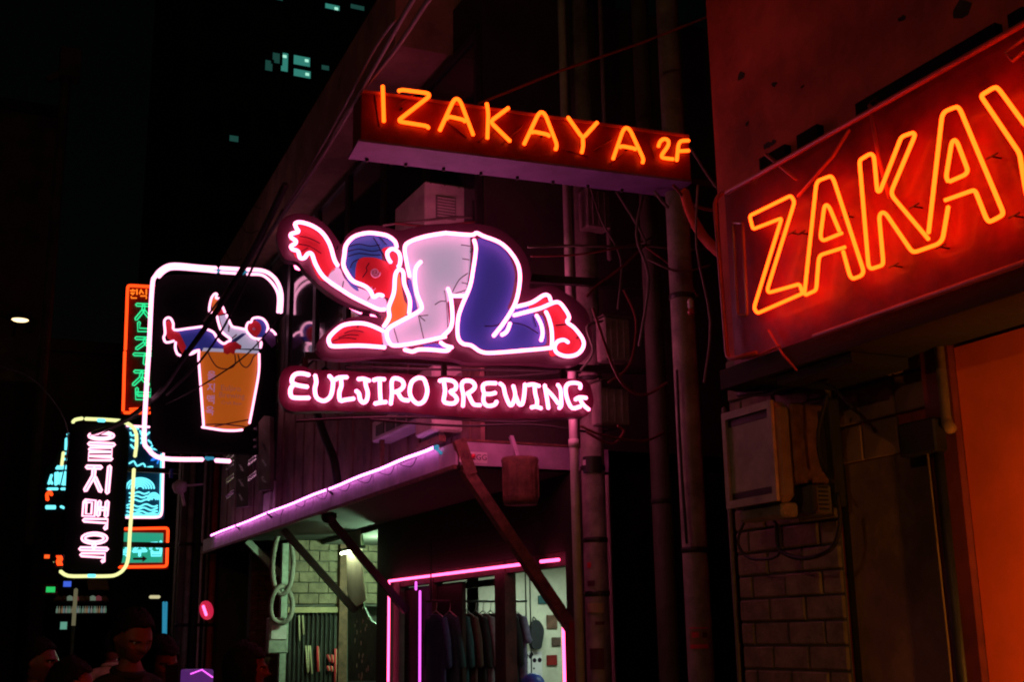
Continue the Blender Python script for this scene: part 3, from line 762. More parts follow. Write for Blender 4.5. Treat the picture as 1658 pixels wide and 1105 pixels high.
for px in range(460, 700, 36):
    q = on(px, 0.39 * (342 - px) + 870, 0, XF - .03)
    MB().tube(smooth([(XF - .04, q.y, 3.13), (XF - .03, q.y + .12, 3.08), (XF - .03, q.y + .3, 3.10), (XF - .04, q.y + .4, 3.13)], 3), 0.004, 4).build('tube_wire', M['cable'], st)

# ---------------------------------------------------------------- white cabinets on the end of the upper floor
ac = thing('condenser_cabinet', 'big pale metal cabinet high behind the bowing figure sign', 'cabinet', (4.1, 9.4, 5.0))
c0 = on(688, 292, 1, 9.0); c1 = on(820, 300, 1, 9.0)
MB().bbox((c0.x, 9.0, 4.55), (c1.x, 9.75, c0.z), 0.015).build('body', M['white_metal'], ac)
q0 = on(706, 316, 1, 8.99); q1 = on(738, 357, 1, 8.99)
f = MB().box((q0.x, 8.985, q1.z), (q1.x, 8.999, q0.z)).build('vent', M['grey_metal'], ac)
for i in range(7):
    z = q1.z + 0.02 + i * (q0.z - q1.z - .04) / 6
    MB().bar((q0.x + .01, 8.982, z), (q1.x - .01, 8.982, z), 0.008, 0.012).build('vent_slat', M['white_metal'], f)
for i in range(6):
    MB().lathe((c0.x + .05 + i * .13, 8.998, c0.z - .02), [(0.006, 0), (0.006, .006)], 6, (0, -1, 0)).build('screw', M['dark_metal'], ac)
# air conditioner on its rack, just above the fascia end
a2 = thing('air_conditioner', 'pale outdoor air conditioner on steel brackets above the fascia end', 'air conditioner', (4.0, 9.8, 3.2))
c0 = on(700, 590, 1, 9.0); c1 = on(852, 600, 1, 9.0)
MB().bbox((c0.x, 9.0, 3.30), (c1.x, 9.4, c0.z), 0.02).build('body', M['white_metal'], a2)
MB().lathe(((c0.x + c1.x) / 2 - .1, 8.998, 3.62), [(0.20, 0), (0.20, 0.012), (0.17, 0.014)], 24, (0, -1, 0)).build('fan_grille', M['grey_metal'], a2)
for xx in (c0.x + .08, c1.x - .12):
    MB().bar((xx, 8.98, 3.24), (xx, 9.5, 3.24), .06, .05).build('bracket', M['rust'], a2)
    MB().bar((xx, 9.0, 3.28), (xx, 9.4, 3.28), .05, .03).build('foot', M['dark_metal'], a2)
a3 = thing('air_conditioner', 'pale slanting air conditioner on a rack over the lilac fascia', 'air conditioner', (3.7, 10, 3.3))
MB().bbox((XF + .02, 9.35, 3.46), (XU - .035, 10.7, 3.66), 0.015).build('body', M['white_metal'], a3)
for yy in (9.5, 10.5):
    MB().bar((XF + .05, yy, 3.17), (XF + .05, yy, 3.46), .04, .04, (0, 1, 0)).build('leg', M['rust'], a3)
for i in range(4):
    MB().box((XF + .008, 9.5 + i * .28, 3.50), (XF + .019, 9.72 + i * .28, 3.60)).build('grille', M['dark_metal'], a3)
# sticker with print on the end beam
sk = thing('sticker', 'small white sticker with dark lettering and a red dot on the end beam', 'sticker', (3.75, YN, 3.1))
s0 = on(744, 731, 1, YN - .024); s1 = on(789, 751, 1, YN - .024)
MB().box((s0.x, YN - .024, s1.z), (s1.x, YN - .021, s0.z)).build('paper', M['sticker'], sk)
def text(body, F_u, F_v, loc, size, m, parent, name='lettering', sx=1.0, extr=0.001, align='CENTER'):
    cu = bpy.data.curves.new(name, 'FONT'); cu.body = body; cu.size = size; cu.extrude = extr
    cu.align_x = align; cu.align_y = 'CENTER'; cu.resolution_u = 2
    o = bpy.data.objects.new(name, cu); COL.objects.link(o); cu.materials.append(m)
    dg = bpy.context.evaluated_depsgraph_get(); dg.update()
    me = bpy.data.meshes.new_from_object(o.evaluated_get(dg)); bpy.data.objects.remove(o)
    o = bpy.data.objects.new(name, me); COL.objects.link(o)
    if not me.materials: me.materials.append(m)
    n = Vector(F_u).cross(Vector(F_v))
    mt = Matrix((Vector(F_u) * sx, Vector(F_v), n)).transposed().to_4x4()
    mt.translation = Vector(loc) - root_loc(parent)
    o.parent = parent; o.matrix_local = mt
    return o
zc_ = (s0.z + s1.z) / 2
text('ATR', (1, 0, 0), (0, 0, 1), ((s0.x * .70 + s1.x * .30), YN - .026, zc_), .065, M['ink'], sk)
text('EGG', (1, 0, 0), (0, 0, 1), ((s0.x * .28 + s1.x * .72), YN - .026, zc_), .065, M['ink'], sk)
MB().lathe(((s0.x + s1.x) / 2, YN - .024, zc_ + .01), [(.018, 0), (.018, .004)], 10, (0, -1, 0)).build('dot', M['skin_print'], sk)
# round paper lantern shaped duct
dk = thing('hanging_duct', 'dull rust coloured hanging duct drum under the end beam', 'duct', (4.15, 8.4, 2.6))
d0 = on(815, 745, 1, 8.35); d1 = on(868, 745, 1, 8.35); d2 = on(842, 818, 1, 8.35)
rr = (d1.x - d0.x) / 2; cx = (d0.x + d1.x) / 2
MB().lathe((cx, 8.35, d2.z), [(rr * .90, 0), (rr * .97, .03), (rr, .06), (rr, d0.z - d2.z - .03), (rr * 1.05, d0.z - d2.z), (rr * .98, d0.z - d2.z + .02)], 20).build('drum', M['rust'], dk)
for i in range(7):
    a = math.pi + i * math.pi / 6.5
    MB().bar((cx + rr * math.cos(a), 8.35 + rr * math.sin(a), d2.z + .06), (cx + rr * math.cos(a), 8.35 + rr * math.sin(a), d0.z - .04), .012, .012, (0, 1, 0)).build('rib', M['rust'], dk)
MB().bar((cx, 8.37, d0.z), (cx, 8.5, 3.2), .03, .03, (0, 1, 0)).build('hanger', M['fascia'], dk)

# ---------------------------------------------------------------- louvred racks on the fascia
def louvre(lab, plate, blades, slots):
    L = lambda p: [on(a, b, 0, XF - .05) for a, b in Z(300, 660, 3.683, p)]
    c = L(plate)[0]
    t = thing('louvre_rack', lab, 'louvre', c)
    nX = Vector((-1, 0, 0))
    MB().prism(L(plate), nX, .05).build('plate', M['plaster_dark'], t)
    for (x0, x1, yb) in blades:
        MB().prism([p + nX * .03 for p in L([(x0, yb), (x1, yb - 38), (x1, yb - 8), (x0, yb + 30)])], nX, .012).build('blade', M['blade'], t)
        MB().prism([p + nX * .045 for p in L([(x0 + 4, yb + 6), (x1 - 4, yb - 26), (x1 - 4, yb - 20), (x0 + 4, yb + 12)])], nX, .012).build('blade_lip', M['white_metal'], t)
    for (x, y) in slots:
        MB().prism([p + nX * .004 for p in L([(x, y), (x + 14, y + 2), (x + 34, y + 40), (x + 20, y + 42)])], nX, .003).build('slot', M['black'], t)
louvre('left slatted metal rack with shiny slanting blades above the fascia', [(303, 200), (345, 165), (380, 170), (375, 590), (303, 600)], [(256, 303, 300), (256, 303, 350), (256, 303, 430), (256, 303, 525)], [(318, 340), (318, 430), (315, 515)])
louvre('right slatted metal rack with shiny slanting blades above the fascia', [(437, 90), (470, 50), (505, 60), (505, 490), (437, 500)], [(388, 437, 150), (388, 437, 215), (388, 437, 255), (388, 437, 320), (388, 437, 415)], [(455, 120), (455, 215), (455, 310), (452, 410)])
# small fittings on the boards
t = thing('flue_elbow', 'thick black hose hanging down the boarded wall behind the letter sign', 'hose', (3.75, 12.2, 3.2))
MB().tube(smooth([(3.74, 12.7, 4.6), (3.66, 12.75, 4.2), (3.66, 12.4, 3.8), (3.68, 12.1, 3.5), (3.70, 12.0, 3.2)], 5), 0.045, 8).build('hose', M['cable'], t)
single('junction_box', MB().bbox((XU - .12, 15.0, 3.2), (XU - .035, 15.3, 3.5), .01).tube([(XU - .1, 14.8, 3.2), (XU - .1, 14.8, 3.6)], .02, 8), M['white_metal'],
       'pale small junction box with a short tube low on the boards', 'box', (XU - .1, 15.1, 3.2))

# ---------------------------------------------------------------- shop front
ins = MB()
ins.box((XB + 3.2, 8.3, 0), (XB + 3.3, 13.3, 2.9)); ins.box((XB + .15, 8.25, 0), (XB + 3.2, 8.35, 2.9)); ins.box((XB + .15, 13.2, 0), (XB + 3.2, 13.3, 2.9))
ins.box((XB + .15, 8.35, 2.62), (XB + 3.2, 13.2, 2.7))
ins.build('shop_interior_wall', M['shopwall'], bB)
MB().box((XB + .155, 8.20, 0), (XB + 3.3, 8.245, 2.95)).build('end_wall', M['shade_black'], bB)  # cover over the lit shop wall, coloured black as shade
# timber posts and lintel in the front
for yy, wd in ((12.72, .18), (11.7, .10), (10.02, .22)):
    MB().box((XB + .01, yy - wd / 2, 0), (XB + .12, yy + wd / 2, 2.33)).build('post', M['dark_timber'], bB)
MB().box((XB + .02, 8.72, 2.22), (XB + .13, 12.9, 2.335)).build('lintel', M['dark_timber'], bB)
MB().box((XB + .06, 11.0, 0), (XB + .10, 12.6, 2.2)).build('door_panel', M['darkwall'], bB)
MB().box((XB + .16, 10.1, 2.14), (XB + .2, 12.9, 2.2)).build('rail', M['dark_metal'], bB)
# magenta neon surround
nf = thing('neon_surround', 'magenta neon tube frame round the clothing shop front', 'neon tube', (XB - .04, 10.8, 2.3))
p0 = on(632, 1105, 0, XB - .04); p1 = on(630, 940, 0, XB - .04); p2 = on(848, 925, 0, XB - .04)
q1 = on(876, 922, 0, XB - .04); q2 = on(905, 920, 0, XB - .04); r1 = on(912, 1005, 0, XB - .04); r2 = on(917, 1105, 0, XB - .04)
zt = 2.27
MB().tube([(XB - .04, p1.y, 0.2), (XB - .04, p1.y, zt)], .0135, 8).build('side_tube', N['magenta'], nf)
MB().tube([(XB - .04, p1.y, zt + .02), (XB - .04, p2.y, zt)], .0135, 8).build('top_tube', N['magenta'], nf)
MB().tube([(XB - .04, q1.y, zt), (XB - .04, q2.y, zt - .005)], .0135, 8).build('top_tube', N['magenta'], nf)
MB().tube([(XB - .04, r1.y, r1.z + .0), (XB - .04, r1.y, .2)], .0135, 8).build('side_tube', N['magenta'], nf)
v1 = on(680, 958, 0, XB - .02)
MB().tube([(XB - .02, v1.y, .2), (XB - .02, v1.y, v1.z)], .012, 6).build('inner_tube', N['violet'], nf)
MB().tube([(XB - .01, on(675, 945, 0, XB).y, v1.z + .02), (XB - .01, on(675, 945, 0, XB).y, v1.z + .1)], .012, 6).build('inner_tube', N['violet'], nf)
MB().box((XB - .055, r1.y - .20, .1), (XB - .002, r1.y - .05, r1.z - .02)).build('reflector', M['red_panel'], nf)
# shop lamp
sl = thing('ceiling_tube_lamp', 'white fluorescent tube lamp on the ceiling inside the clothing shop', 'lamp', (XB + 1.7, 9.7, 2.55))
MB().box((XB + 1.0, 9.55, 2.56), (XB + 2.4, 9.65, 2.615)).build('housing', M['white_metal'], sl)
MB().tube([(XB + 1.05, 9.6, 2.535), (XB + 2.35, 9.6, 2.535)], .016, 8).build('tube', neon('lit_shop_tube', (2, 3, 2.3)), sl)
lamp_light('tube_light', (XB + 1.7, 9.6, 2.50), 13, (.75, 1, .8), .1, sl, (1.3, .05))
sm2 = thing('ceiling_tube_lamp', 'second tube lamp added out of sight deep inside the clothing shop', 'lamp', (XB + 1.9, 12.2, 2.55))
MB().box((XB + .9, 12.15, 2.56), (XB + 2.6, 12.25, 2.615)).build('housing', M['white_metal'], sm2)  # extra lamp put in to brighten the far shop wall
MB().tube([(XB + .95, 12.2, 2.535), (XB + 2.55, 12.2, 2.535)], .016, 8).build('tube', neon('added_deep_tube', (2, 3, 2.3)), sm2)
lamp_light('tube_light', (XB + 1.75, 12.2, 2.50), 30, (.72, 1, .8), .1, sm2, (1.6, .05))
# hanging rail and clothes
YG = 11.3
cr_ = thing('clothes_rail', 'thin steel clothes rail across the clothing shop window', 'rail', (5.4, YG, 2.05))
gx0_, gx1_ = on(690, 985, 1, YG).x, on(853, 985, 1, YG).x
MB().tube([(gx0_, YG, 2.02), (gx1_, YG, 2.02)], .012, 8).build('rail', M['dark_metal'], cr_)
for xx in (gx0_ + .05, gx1_ - .01, gx1_ + .04):
    MB().tube([(xx, YG, 1.2 if xx > gx1_ - .02 else 2.02), (xx, YG, 2.62)], .007, 6).build('hanger_rod', M['dark_metal'], cr_)
def garment(x, m, lab, ln, sl_=False):
    t = thing('hanging_garment', lab, 'garment', (x, YG, 1.9), 'clothes on the shop rail')
    MB().tube(smooth([(x, YG, 2.03), (x + .01, YG, 1.99), (x, YG, 1.93)], 3), .004, 4).tube([(x, YG - .20, 1.86), (x, YG, 1.93), (x, YG + .20, 1.86)], .006, 5).build('hanger', M['white_metal'], t)
    b = MB(); prof = []
    n = 9
    for j, (zz_, hw, th) in enumerate([(1.90, .05, .02), (1.88, .16, .03), (1.83, .23, .035), (1.6, .235, .045), (1.3, .24, .05), (1.9 - ln, .25, .055)]):
        ring = []
        for k in range(16):
            a = k / 16 * 2 * math.pi
            wv = 1 + .18 * math.sin(a * 5 + x * 19) * (1 if j > 2 else .2)
            ring.append((x + th * math.sin(a) * wv, YG + hw * math.cos(a), zz_))
        prof.append(ring)
    vs = [v for r_ in prof for v in r_]; fs = []
    for i in range(len(prof) - 1):
        for k in range(16):
            fs.append((i * 16 + k, (i + 1) * 16 + k, (i + 1) * 16 + (k + 1) % 16, i * 16 + (k + 1) % 16))
    b.add(vs, fs, True); b.build('cloth', m, t)
    for s in (-1, 1):
        sv = MB().tube([(x, YG + s * .20, 1.85), (x + .01, YG + s * .26, 1.65), (x + .02, YG + s * .28, 1.62 if sl_ else 1.40)], [.035, .04, .035], 8)
        sv.build('sleeve', m, t)
gl = [('cloth_lilac', 'lilac short-sleeved shirt at the right end of the rail', 834), ('cloth_dark', 'black coat second from the right end of the rail', 820), ('cloth_lilac', 'lilac jacket between two black coats on the rail', 806),
      ('cloth_dark', 'black coat left of the lilac jacket on the rail', 794), ('cloth_grey', 'grey coat right of the timber post on the rail', 782), ('cloth_dark', 'dark coat closest to the timber post on its right', 770),
      ('cloth_brown', 'brown coat half behind the timber post', 756), ('cloth_teal', 'dark teal coat just left of the timber post', 742), ('cloth_teal', 'long teal dress second left of the timber post', 728), ('cloth_navy', 'navy shirt at the left end of the rail', 706)]
for m_, lab, px in gl: garment(on(px, 1000, 1, YG).x, M[m_], lab, .95 + .1 * random.random(), m_ == 'cloth_lilac')
# black gloves / bag hanging, speckled poster, framed notes on the near inner wall
YW = 13.195
def wq(x, y): return on(x, y, 1, YW)
c = wq(864, 1030)
hb = thing('hanging_bag', 'black bag hanging on the pale shop wall above the poster', 'bag', c)
a, b = wq(853, 1008), wq(876, 1052)
MB().prism(smooth([wq(x, y) + Vector((0, -.08, 0)) for x, y in [(860, 1008), (868, 1006), (876, 1020), (874, 1040), (870, 1052), (858, 1050), (856, 1036), (853, 1022)]], 3, True), Vector((0, -1, 0)), .07).build('bag_body', M['cloth_dark'], hb)
MB().tube(smooth([wq(860, 1010) + Vector((0, -.05, 0)), wq(862, 1000) + Vector((0, -.03, 0)), wq(868, 1009) + Vector((0, -.05, 0))], 3), .008, 5).build('strap', M['cloth_dark'], hb)
a, b = wq(843, 1056), wq(878, 1112)
ps = thing('speckled_poster', 'pale poster with scattered dark marks low inside the shop', 'poster', ((a.x + b.x) / 2, YW, b.z))
MB().box((a.x, YW - .012, b.z), (b.x, YW - .002, a.z)).build('paper', M['sticker'], ps)
for i in range(16):
    xx = random.uniform(a.x + .03, b.x - .03); zz_ = random.uniform(b.z + .03, a.z - .03); sz_ = random.uniform(.012, .03)
    MB().lathe((xx, YW - .013, zz_), [(sz_, 0), (sz_ * .8, .003)], 7, (0, -1, 0)).build('mark', M['ink_dark'], ps)
for i, (px, py, ww, hh) in enumerate([(893, 1008, .14, .16), (900, 1040, .12, .10), (893, 1070, .14, .12), (884, 972, .22, .10)]):
    q = wq(px, py)
    single('framed_note', MB().bbox((q.x - ww / 2, YW - .02, q.z - hh / 2), (q.x + ww / 2, YW - .001, q.z + hh / 2), .006), M[('rust', 'cloth_brown', 'red_panel', 'cloth_teal')[i]],
           ('topmost small brown framed note in the shop', 'middle framed note in the shop', 'reddish framed note lowest in the shop', 'dark green sprig picture near the shop ceiling')[i], 'frame', q)
bc = thing('baseball_hat', 'shiny blue cap on a made-up stand in place of its wearer at the shop entrance', 'cap', (XB + .1, 9.3, 1.3))
c = on(862, 1100, 0, XB + .3)
MB().lathe((XB + .3, c.y, c.z - .10), [(.11, 0), (.118, .04), (.105, .09), (.07, .13), (.02, .15)], 16).build('crown', M['blue_plastic'], bc)
MB().prism([(XB + .2, c.y - .1, c.z - .08), (XB + .4, c.y - .1, c.z - .08), (XB + .36, c.y - .22, c.z - .12), (XB + .24, c.y - .22, c.z - .12)], Vector((0, -.3, 1)).normalized(), .012).build('brim', M['blue_plastic'], bc)
MB().lathe((XB + .3, c.y, 0), [(.14, 0), (.14, .02), (.02, .04), (.02, c.z - .12), (.08, c.z - .1)], 14).build('stand', M['dark_metal'], bc)  # stand made up to hold the cap in place of its wearer

# ---------------------------------------------------------------- lit recess with the block wall
YR = 16.0
rc = MB()
rc.box((XB + .15, YR + .0, 0), (XB + 1.4, YR + .15, 2.95)); rc.box((XB + 1.05, 13.2, 0), (XB + 1.2, YR, 2.95)); rc.box((XB, 13.35, 2.90), (XB + 1.1, YR, 2.93))
rc.build('recess_wall', M['mortar'], bB)
Yf = 15.6
gx0, gx1 = on(468, 900, 1, Yf).x, on(546, 900, 1, Yf).x
# block wall facing the alley mouth
MB().box((gx0, Yf + .045, 2.10), (XB + 1.05, Yf + .12, 2.93)).build('mortar', M['mortar'], bB)
z = 2.13; r = 0
while z < 2.9:
    x = gx0 - (0.0 if r % 2 else .13)
    while x < XB + 1.0:
        xa, xb_ = max(x, gx0), min(x + .27, XB + 1.04)
        if xb_ - xa > .05: MB().bbox((xa + .004, Yf + random.uniform(0, .008), z + .004), (xb_ - .004, Yf + .05, z + .13), .006).build('block', M['block'], bB)
        x += .27
    z += .138; r += 1
MB().box((gx0, Yf - .03, 2.02), (gx1 + .02, Yf + .1, 2.09)).build('gate_lintel', M['tan'], bB)
gt = thing('barred_gate', 'dark barred gate under the lit block wall with painted characters behind it', 'gate', ((gx0 + gx1) / 2, Yf, 0))
for i in range(11):
    xx = gx0 + .04 + i * (gx1 - gx0 - .06) / 10
    MB().tube([(xx, Yf - .01, .05), (xx, Yf - .01, 2.02)], .009, 6).build('bar', M['dark_metal'], gt)
MB().box((gx0, Yf + .02, 0), (gx1, Yf + .04, 1.98)).build('back_plate', M['darkwall'], gt)
for x0, y0, x1, y1 in [(495, 1047, 498, 1090), (499, 1047, 499.5, 1088), (502, 1047, 505, 1092), (484, 998, 485, 1038), (490, 998, 491.5, 1028)]:
    a = on(x0, y0, 1, Yf - .03); b = on(x1, y1, 1, Yf - .03)
    MB().tube([a, b], .012, 5).build('painted_stroke', M['cream'], gt)
for x0, y0, x1, y1 in [(514, 1048, 515, 1088), (530, 1062, 534, 1072), (530, 1080, 532, 1087), (536, 1080, 537, 1088), (537, 1062, 538, 1074), (543, 1052, 542, 1105)]:
    a = on(x0, y0, 1, Yf - .035); b = on(x1, y1, 1, Yf - .035)
    MB().tube([a, b], .016, 5).build('painted_stroke', M['skin_print'], gt)
    MB().tube([a + Vector((.02, .002, 0)), b + Vector((.02, .002, 0))], .006, 5).build('painted_outline', M['cream'], gt)
# post, pale wall strip, lamp
gp = gx1 + .02
MB().box((gp, Yf - .08, 0), (gp + .11, Yf + .02, 2.9)).build('post', M['rust'], bB)
MB().box((gx0 - .10, Yf - .06, 0), (gx0 - .02, Yf + .04, 2.9)).build('post', M['greenish'], bB)
pw = MB().prism([on(x, y, 0, XB + .02) for x, y in [(563, 852), (583, 850), (587, 880), (582, 920), (585, 960), (590, 985), (600, 1005), (622, 1020), (632, 1105), (563, 1105)]], Vector((-1, 0, 0)), .018)
pw.build('green_wall', M['green_paint'], bB)
MB().prism([on(x, y, 0, XB - .005) for x, y in [(560, 852), (583, 850), (585, 905), (588, 940), (592, 972), (575, 985), (562, 960)]], Vector((-1, 0, 0)), .018).build('pale_lit_patch', M['shopwall'], bB)  # paler piece put in for the lamplit upper part of the strip
for i in range(22):
    px, py = random.uniform(574, 600), random.uniform(985, 1100)
    c = on(px, py, 0, XB - .002); s = random.uniform(.01, .022)
    MB().prism([c + Vector((0, s * math.cos(a) * random.uniform(.5, 1), s * 2.2 * math.sin(a) * random.uniform(.5, 1))) for a in [k * 1.256 for k in range(5)]], Vector((-1, 0, 0)), .004).build('bare_patch', M['chip'], bB)
rl = thing('wall_lamp', 'small slim lit wall lamp in the green recess', 'lamp', (XB, 14.3, 2.5))
l0 = on(553, 897, 0, XB - .08); l1 = on(581, 896, 0, XB - .08)
MB().box((XB - .10, l1.y, l0.z + .016), (XB - .0, l0.y, l0.z + .05)).build('hood', M['dark_metal'], rl)
MB().tube([(XB - .08, l1.y + .02, l0.z), (XB - .08, l0.y, l0.z)], .016, 8).build('tube', neon('lit_recess_lamp', (26, 30, 17)), rl)
# extra bulb added out of sight behind the front wall, to light the blocks
rb = thing('hidden_recess_bulb', 'unseen greenish bulb added inside the recess to light the block wall', 'lamp', (5.15, 14.2, 2.8))
MB().lathe((5.15, 14.2, 2.70), [(.02, .08), (.022, .05), (.045, .02), (.05, -.01), (.03, -.045)], 10).build('bulb', neon('lit_green_white_bulb', (3, 4, 2.4)), rb)
lamp_light('bulb_light', (5.1, 14.2, 2.58), 110, (.52, 1, .56), .05, rb)
MB().tube([(5.15, 14.2, 2.76), (5.15, 14.2, 2.95)], .01, 6).build('flex', M['cable'], rb)
# brick return wall left of the recess
y = 16.7
bw = thing('brick_wall', 'dark brick wall beneath the far end of the overhang', 'wall', (XB - .1, 17.2, 0))
MB().box((4.02, 17.03, 0), (4.62, 17.2, 2.9)).build('mortar', M['mortar'], bw)
z = 1.2; r = 0
while z < 2.6:
    x = 4.02 - (.0 if r % 2 else .1)
    while x < 4.6:
        xa, xb_ = max(x, 4.02), min(x + .2, 4.6)
        if xb_ - xa > .04: MB().box((xa + .005, 17.0, z + .005), (xb_ - .005, 17.035, z + .062)).build('brick', M['brick'], bw)
        x += .2
    z += .068; r += 1
# hose / cable coils hung on the recess post
for i, (px, py, rx, ry, lab) in enumerate([(458, 910, 16, 50, 'upper grey flexible duct looping down beside the lit block wall'), (456, 980, 17, 28, 'lower grey coil of flexible duct by the recess post')]):
    c = on(px, py, 1, 15.2)
    k = c.y / FPX * 1.05
    mb = MB().tube([c + Vector((rx * k * math.cos(a), .03 * math.sin(a * 2), ry * k * math.sin(a))) for a in [j * 2 * math.pi / 22 for j in range(22)]], .032, 8, True)
    single('flexible_duct', mb, M['cement'], lab, 'duct', c)
t = thing('meter_box', 'torn pale meter box on the recess post under the coiled duct', 'box', (4.1, 15.4, 1.6))
c = on(450, 1030, 1, 15.3)
MB().bbox((c.x - .13, 15.28, c.z - .22), (c.x + .13, 15.4, c.z + .22), .015).build('body', M['greenish'], t)
MB().bbox((c.x - .10, 15.262, c.z - .05), (c.x + .10, 15.279, c.z + .12), .006).build('cover', M['white_metal'], t)

# ---------------------------------------------------------------- posts, pipes and boxes in the gap
gw = thing('gap_wall', 'wall coloured near black for the shade deep in the gap between the two buildings', 'wall', (6.2, 7.1, 0))
MB().box((6.2, 5.95, 0), (6.5, 8.35, 9.0)).build('wall', M['shade_black'], gw)  # near-black colour stands in for the shade of the gap
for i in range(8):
    MB().bbox((6.17, 6.0, .4 + i * 1.05), (6.20, 8.3, 1.38 + i * 1.05), .01).build('panel', M['shade_black'], gw)
def pole(x, y, r, z1, m, name, lab, cat, bands=(), z0=0, grp=None):
    t = thing(name, lab, cat, (x, y, z0), grp)
    MB().lathe((x, y, z0), [(r * 1.05, 0), (r, .8), (r * .92, z1 - z0)], 20).build('shaft', m, t)
    for z in bands:
        MB().lathe((x, y, z), [(r * 1.02, 0), (r * 1.06, .008), (r * 1.06, .03), (r * 1.02, .038)], 20).build('band', M['dark_metal'], t)
    return t
p1 = on(966, 950, 1, 8.1)
P1 = pole(p1.x, 8.1, .093, 7.5, M['cement'], 'utility_pole', 'concrete utility pole with stickers standing beside the white pipe', 'pole', (1.95, 2.35, 2.9, 2.0 + 1.6))
pp1 = on(937, 1000, 1, 7.95)
single('white_pipe', MB().lathe((pp1.x, 7.95, 0), [(.033, 0), (.033, 7.0)], 12).lathe((pp1.x, 7.95, 3.05), [(.04, 0), (.04, .06)], 12), M['white_metal'], 'thin pale pipe in front of the stickered pole', 'pipe', (pp1.x, 7.95, 0))
# prints on pole 1
for (px, py, hw, hh, m_) in [(968, 1068, .055, .075, 'ink'), (958, 915, .018, .02, 'skin_print'), (960, 945, .03, .02, 'ink')]:
    c = on(px, py, 1, 8.1 - .1)
    mb = MB()
    for i in range(7):
        a = -0.9 + i * .3
    ring = []
    x_off = c.x - p1.x
    a0, a1 = math.asin(max(-.95, min(.95, (x_off - hw) / .094))), math.asin(max(-.95, min(.95, (x_off + hw) / .094)))
    vs = []; fs = []
    for i in range(6):
        a = a0 + (a1 - a0) * i / 5
        for z in (c.z - hh, c.z + hh): vs.append((p1.x + math.sin(a) * .0975, 8.1 - math.cos(a) * .0975, z))
    for i in range(5): fs.append((2 * i, 2 * i + 2, 2 * i + 3, 2 * i + 1))
    mb.add(vs, fs)
    mb.build('sticker', M[m_], P1)
def wrap(P, x, y, r, pxc, pyc, hw, hh, m_, dr=.004, name='notice'):
    c = on(pxc, pyc, 1, y - r); xo = c.x - x; vs = []; fs = []
    a0, a1 = [math.asin(max(-.97, min(.97, (xo + s * hw) / r))) for s in (-1, 1)]
    for i in range(9):
        a = a0 + (a1 - a0) * i / 8
        for z in (c.z - hh, c.z + hh): vs.append((x + math.sin(a) * (r + dr), y - math.cos(a) * (r + dr), z))
    for i in range(8): fs.append((2 * i, 2 * i + 2, 2 * i + 3, 2 * i + 1))
    return MB().add(vs, fs).build(name, m_, P)
wrap(P1, p1.x, 8.1, .095, 957, 752, .09, .065, M['black'], .006, 'strap')
wrap(P1, p1.x, 8.1, .095, 950, 748, .022, .02, M['sticker'], .009, 'strap_label')
wrap(P1, p1.x, 8.1, .095, 950, 762, .022, .012, M['cloth_teal'], .009, 'strap_label')
wrap(P1, p1.x, 8.1, .095, 968, 985, .05, .035, M['tan'], .005, 'torn_notice')
wrap(P1, p1.x, 8.1, .095, 972, 1010, .03, .012, M['ink'], .006, 'torn_notice')
p2 = on(1126, 910, 1, 7.0)
P2 = pole(p2.x, 7.0, .088, 8.5, M['cement'], 'utility_pole', 'thick pole with a red and yellow warning notice nearest the plaster building', 'pole', (2.2, 4.0))
wrap(P2, p2.x, 7.0, .09, 1131, 1036, .078, .055, M['pole_yellow'])
wrap(P2, p2.x, 7.0, .09, 1131, 1048, .074, .013, M['skin_print'], .006)
for i, dx in enumerate((-11, -1, 9)):
    wrap(P2, p2.x, 7.0, .09, 1132 + dx, 1029, .015, .018, M['ink'] if i != 1 else M['skin_print'], .006, 'printed_character')
wrap(P2, p2.x, 7.0, .09, 1131, 1018, .07, .004, M['skin_print'], .006)
p3 = on(1078, 960, 1, 7.6)
pole(p3.x, 7.6, .075, 8.5, M['plaster_dark'], 'drain_pipe', 'brown upright pipe between the two concrete poles', 'pipe', (2.6,))
p4 = on(985, 100, 1, 7.9)
single('conduit', MB().tube([(p4.x, 8.0, 4.6), (p4.x, 8.0, 8.0)], .02, 8), M['cable_grey'], 'thin conduit rising behind the red box sign', 'conduit', (p4.x, 8.0, 4.6))
c = on(1088, 700, 1, 6.88)
single('black_cable', MB().tube(smooth([on(1096, 600, 1, 6.88), on(1100, 700, 1, 6.88), on(1106, 800, 1, 6.88), on(1112, 880, 1, 6.88)], 3), .010, 6), M['cable'], 'black cable running down the thick pole', 'cable', on(1096, 600, 1, 6.88))
# boxes strapped to the stickered pole
for (x0, y0, x1, y1, yy, lab) in [(978, 512, 1022, 586, 7.7, 'dull ribbed meter box level with the figure sign'), (970, 616, 1021, 690, 7.7, 'dull ribbed meter box beside the letter G'), (949, 303, 990, 372, 7.9, 'dull box strapped to the pole under the red box sign')]:
    a = on(x0, y0, 1, yy); b = on(x1, y1, 1, yy)
    t = thing('meter_box', lab, 'box', ((a.x + b.x) / 2, yy, b.z), 'boxes strapped to the poles')
    MB().bbox((a.x, yy, b.z), (b.x, yy + .14, a.z), .012).build('body', M['cement'], t)
    for i in range(3):
        xx = a.x + (b.x - a.x) * (.25 + .25 * i)
        MB().box((xx - .004, yy - .008, b.z + .02), (xx + .004, yy, a.z - .02)).build('rib', M['cement'], t)
    MB().box((a.x - .01, yy - .01, a.z - .001), (b.x + .01, yy + .15, a.z + .015)).build('lid', M['plaster_dark'], t)
sm = thing('pale_knob', 'small glossy pale knob with red base in the dark gap', 'pale_knob', on(1118, 500, 1, 6.6))  # knob made up for a small bright bulb-like shape
c = on(1118, 492, 1, 6.6)
MB().lathe(c, [(.012, -.035), (.022, -.02), (.016, -.005), (.022, .01), (.010, .035)], 10).build('knob', M['white_metal'], sm)
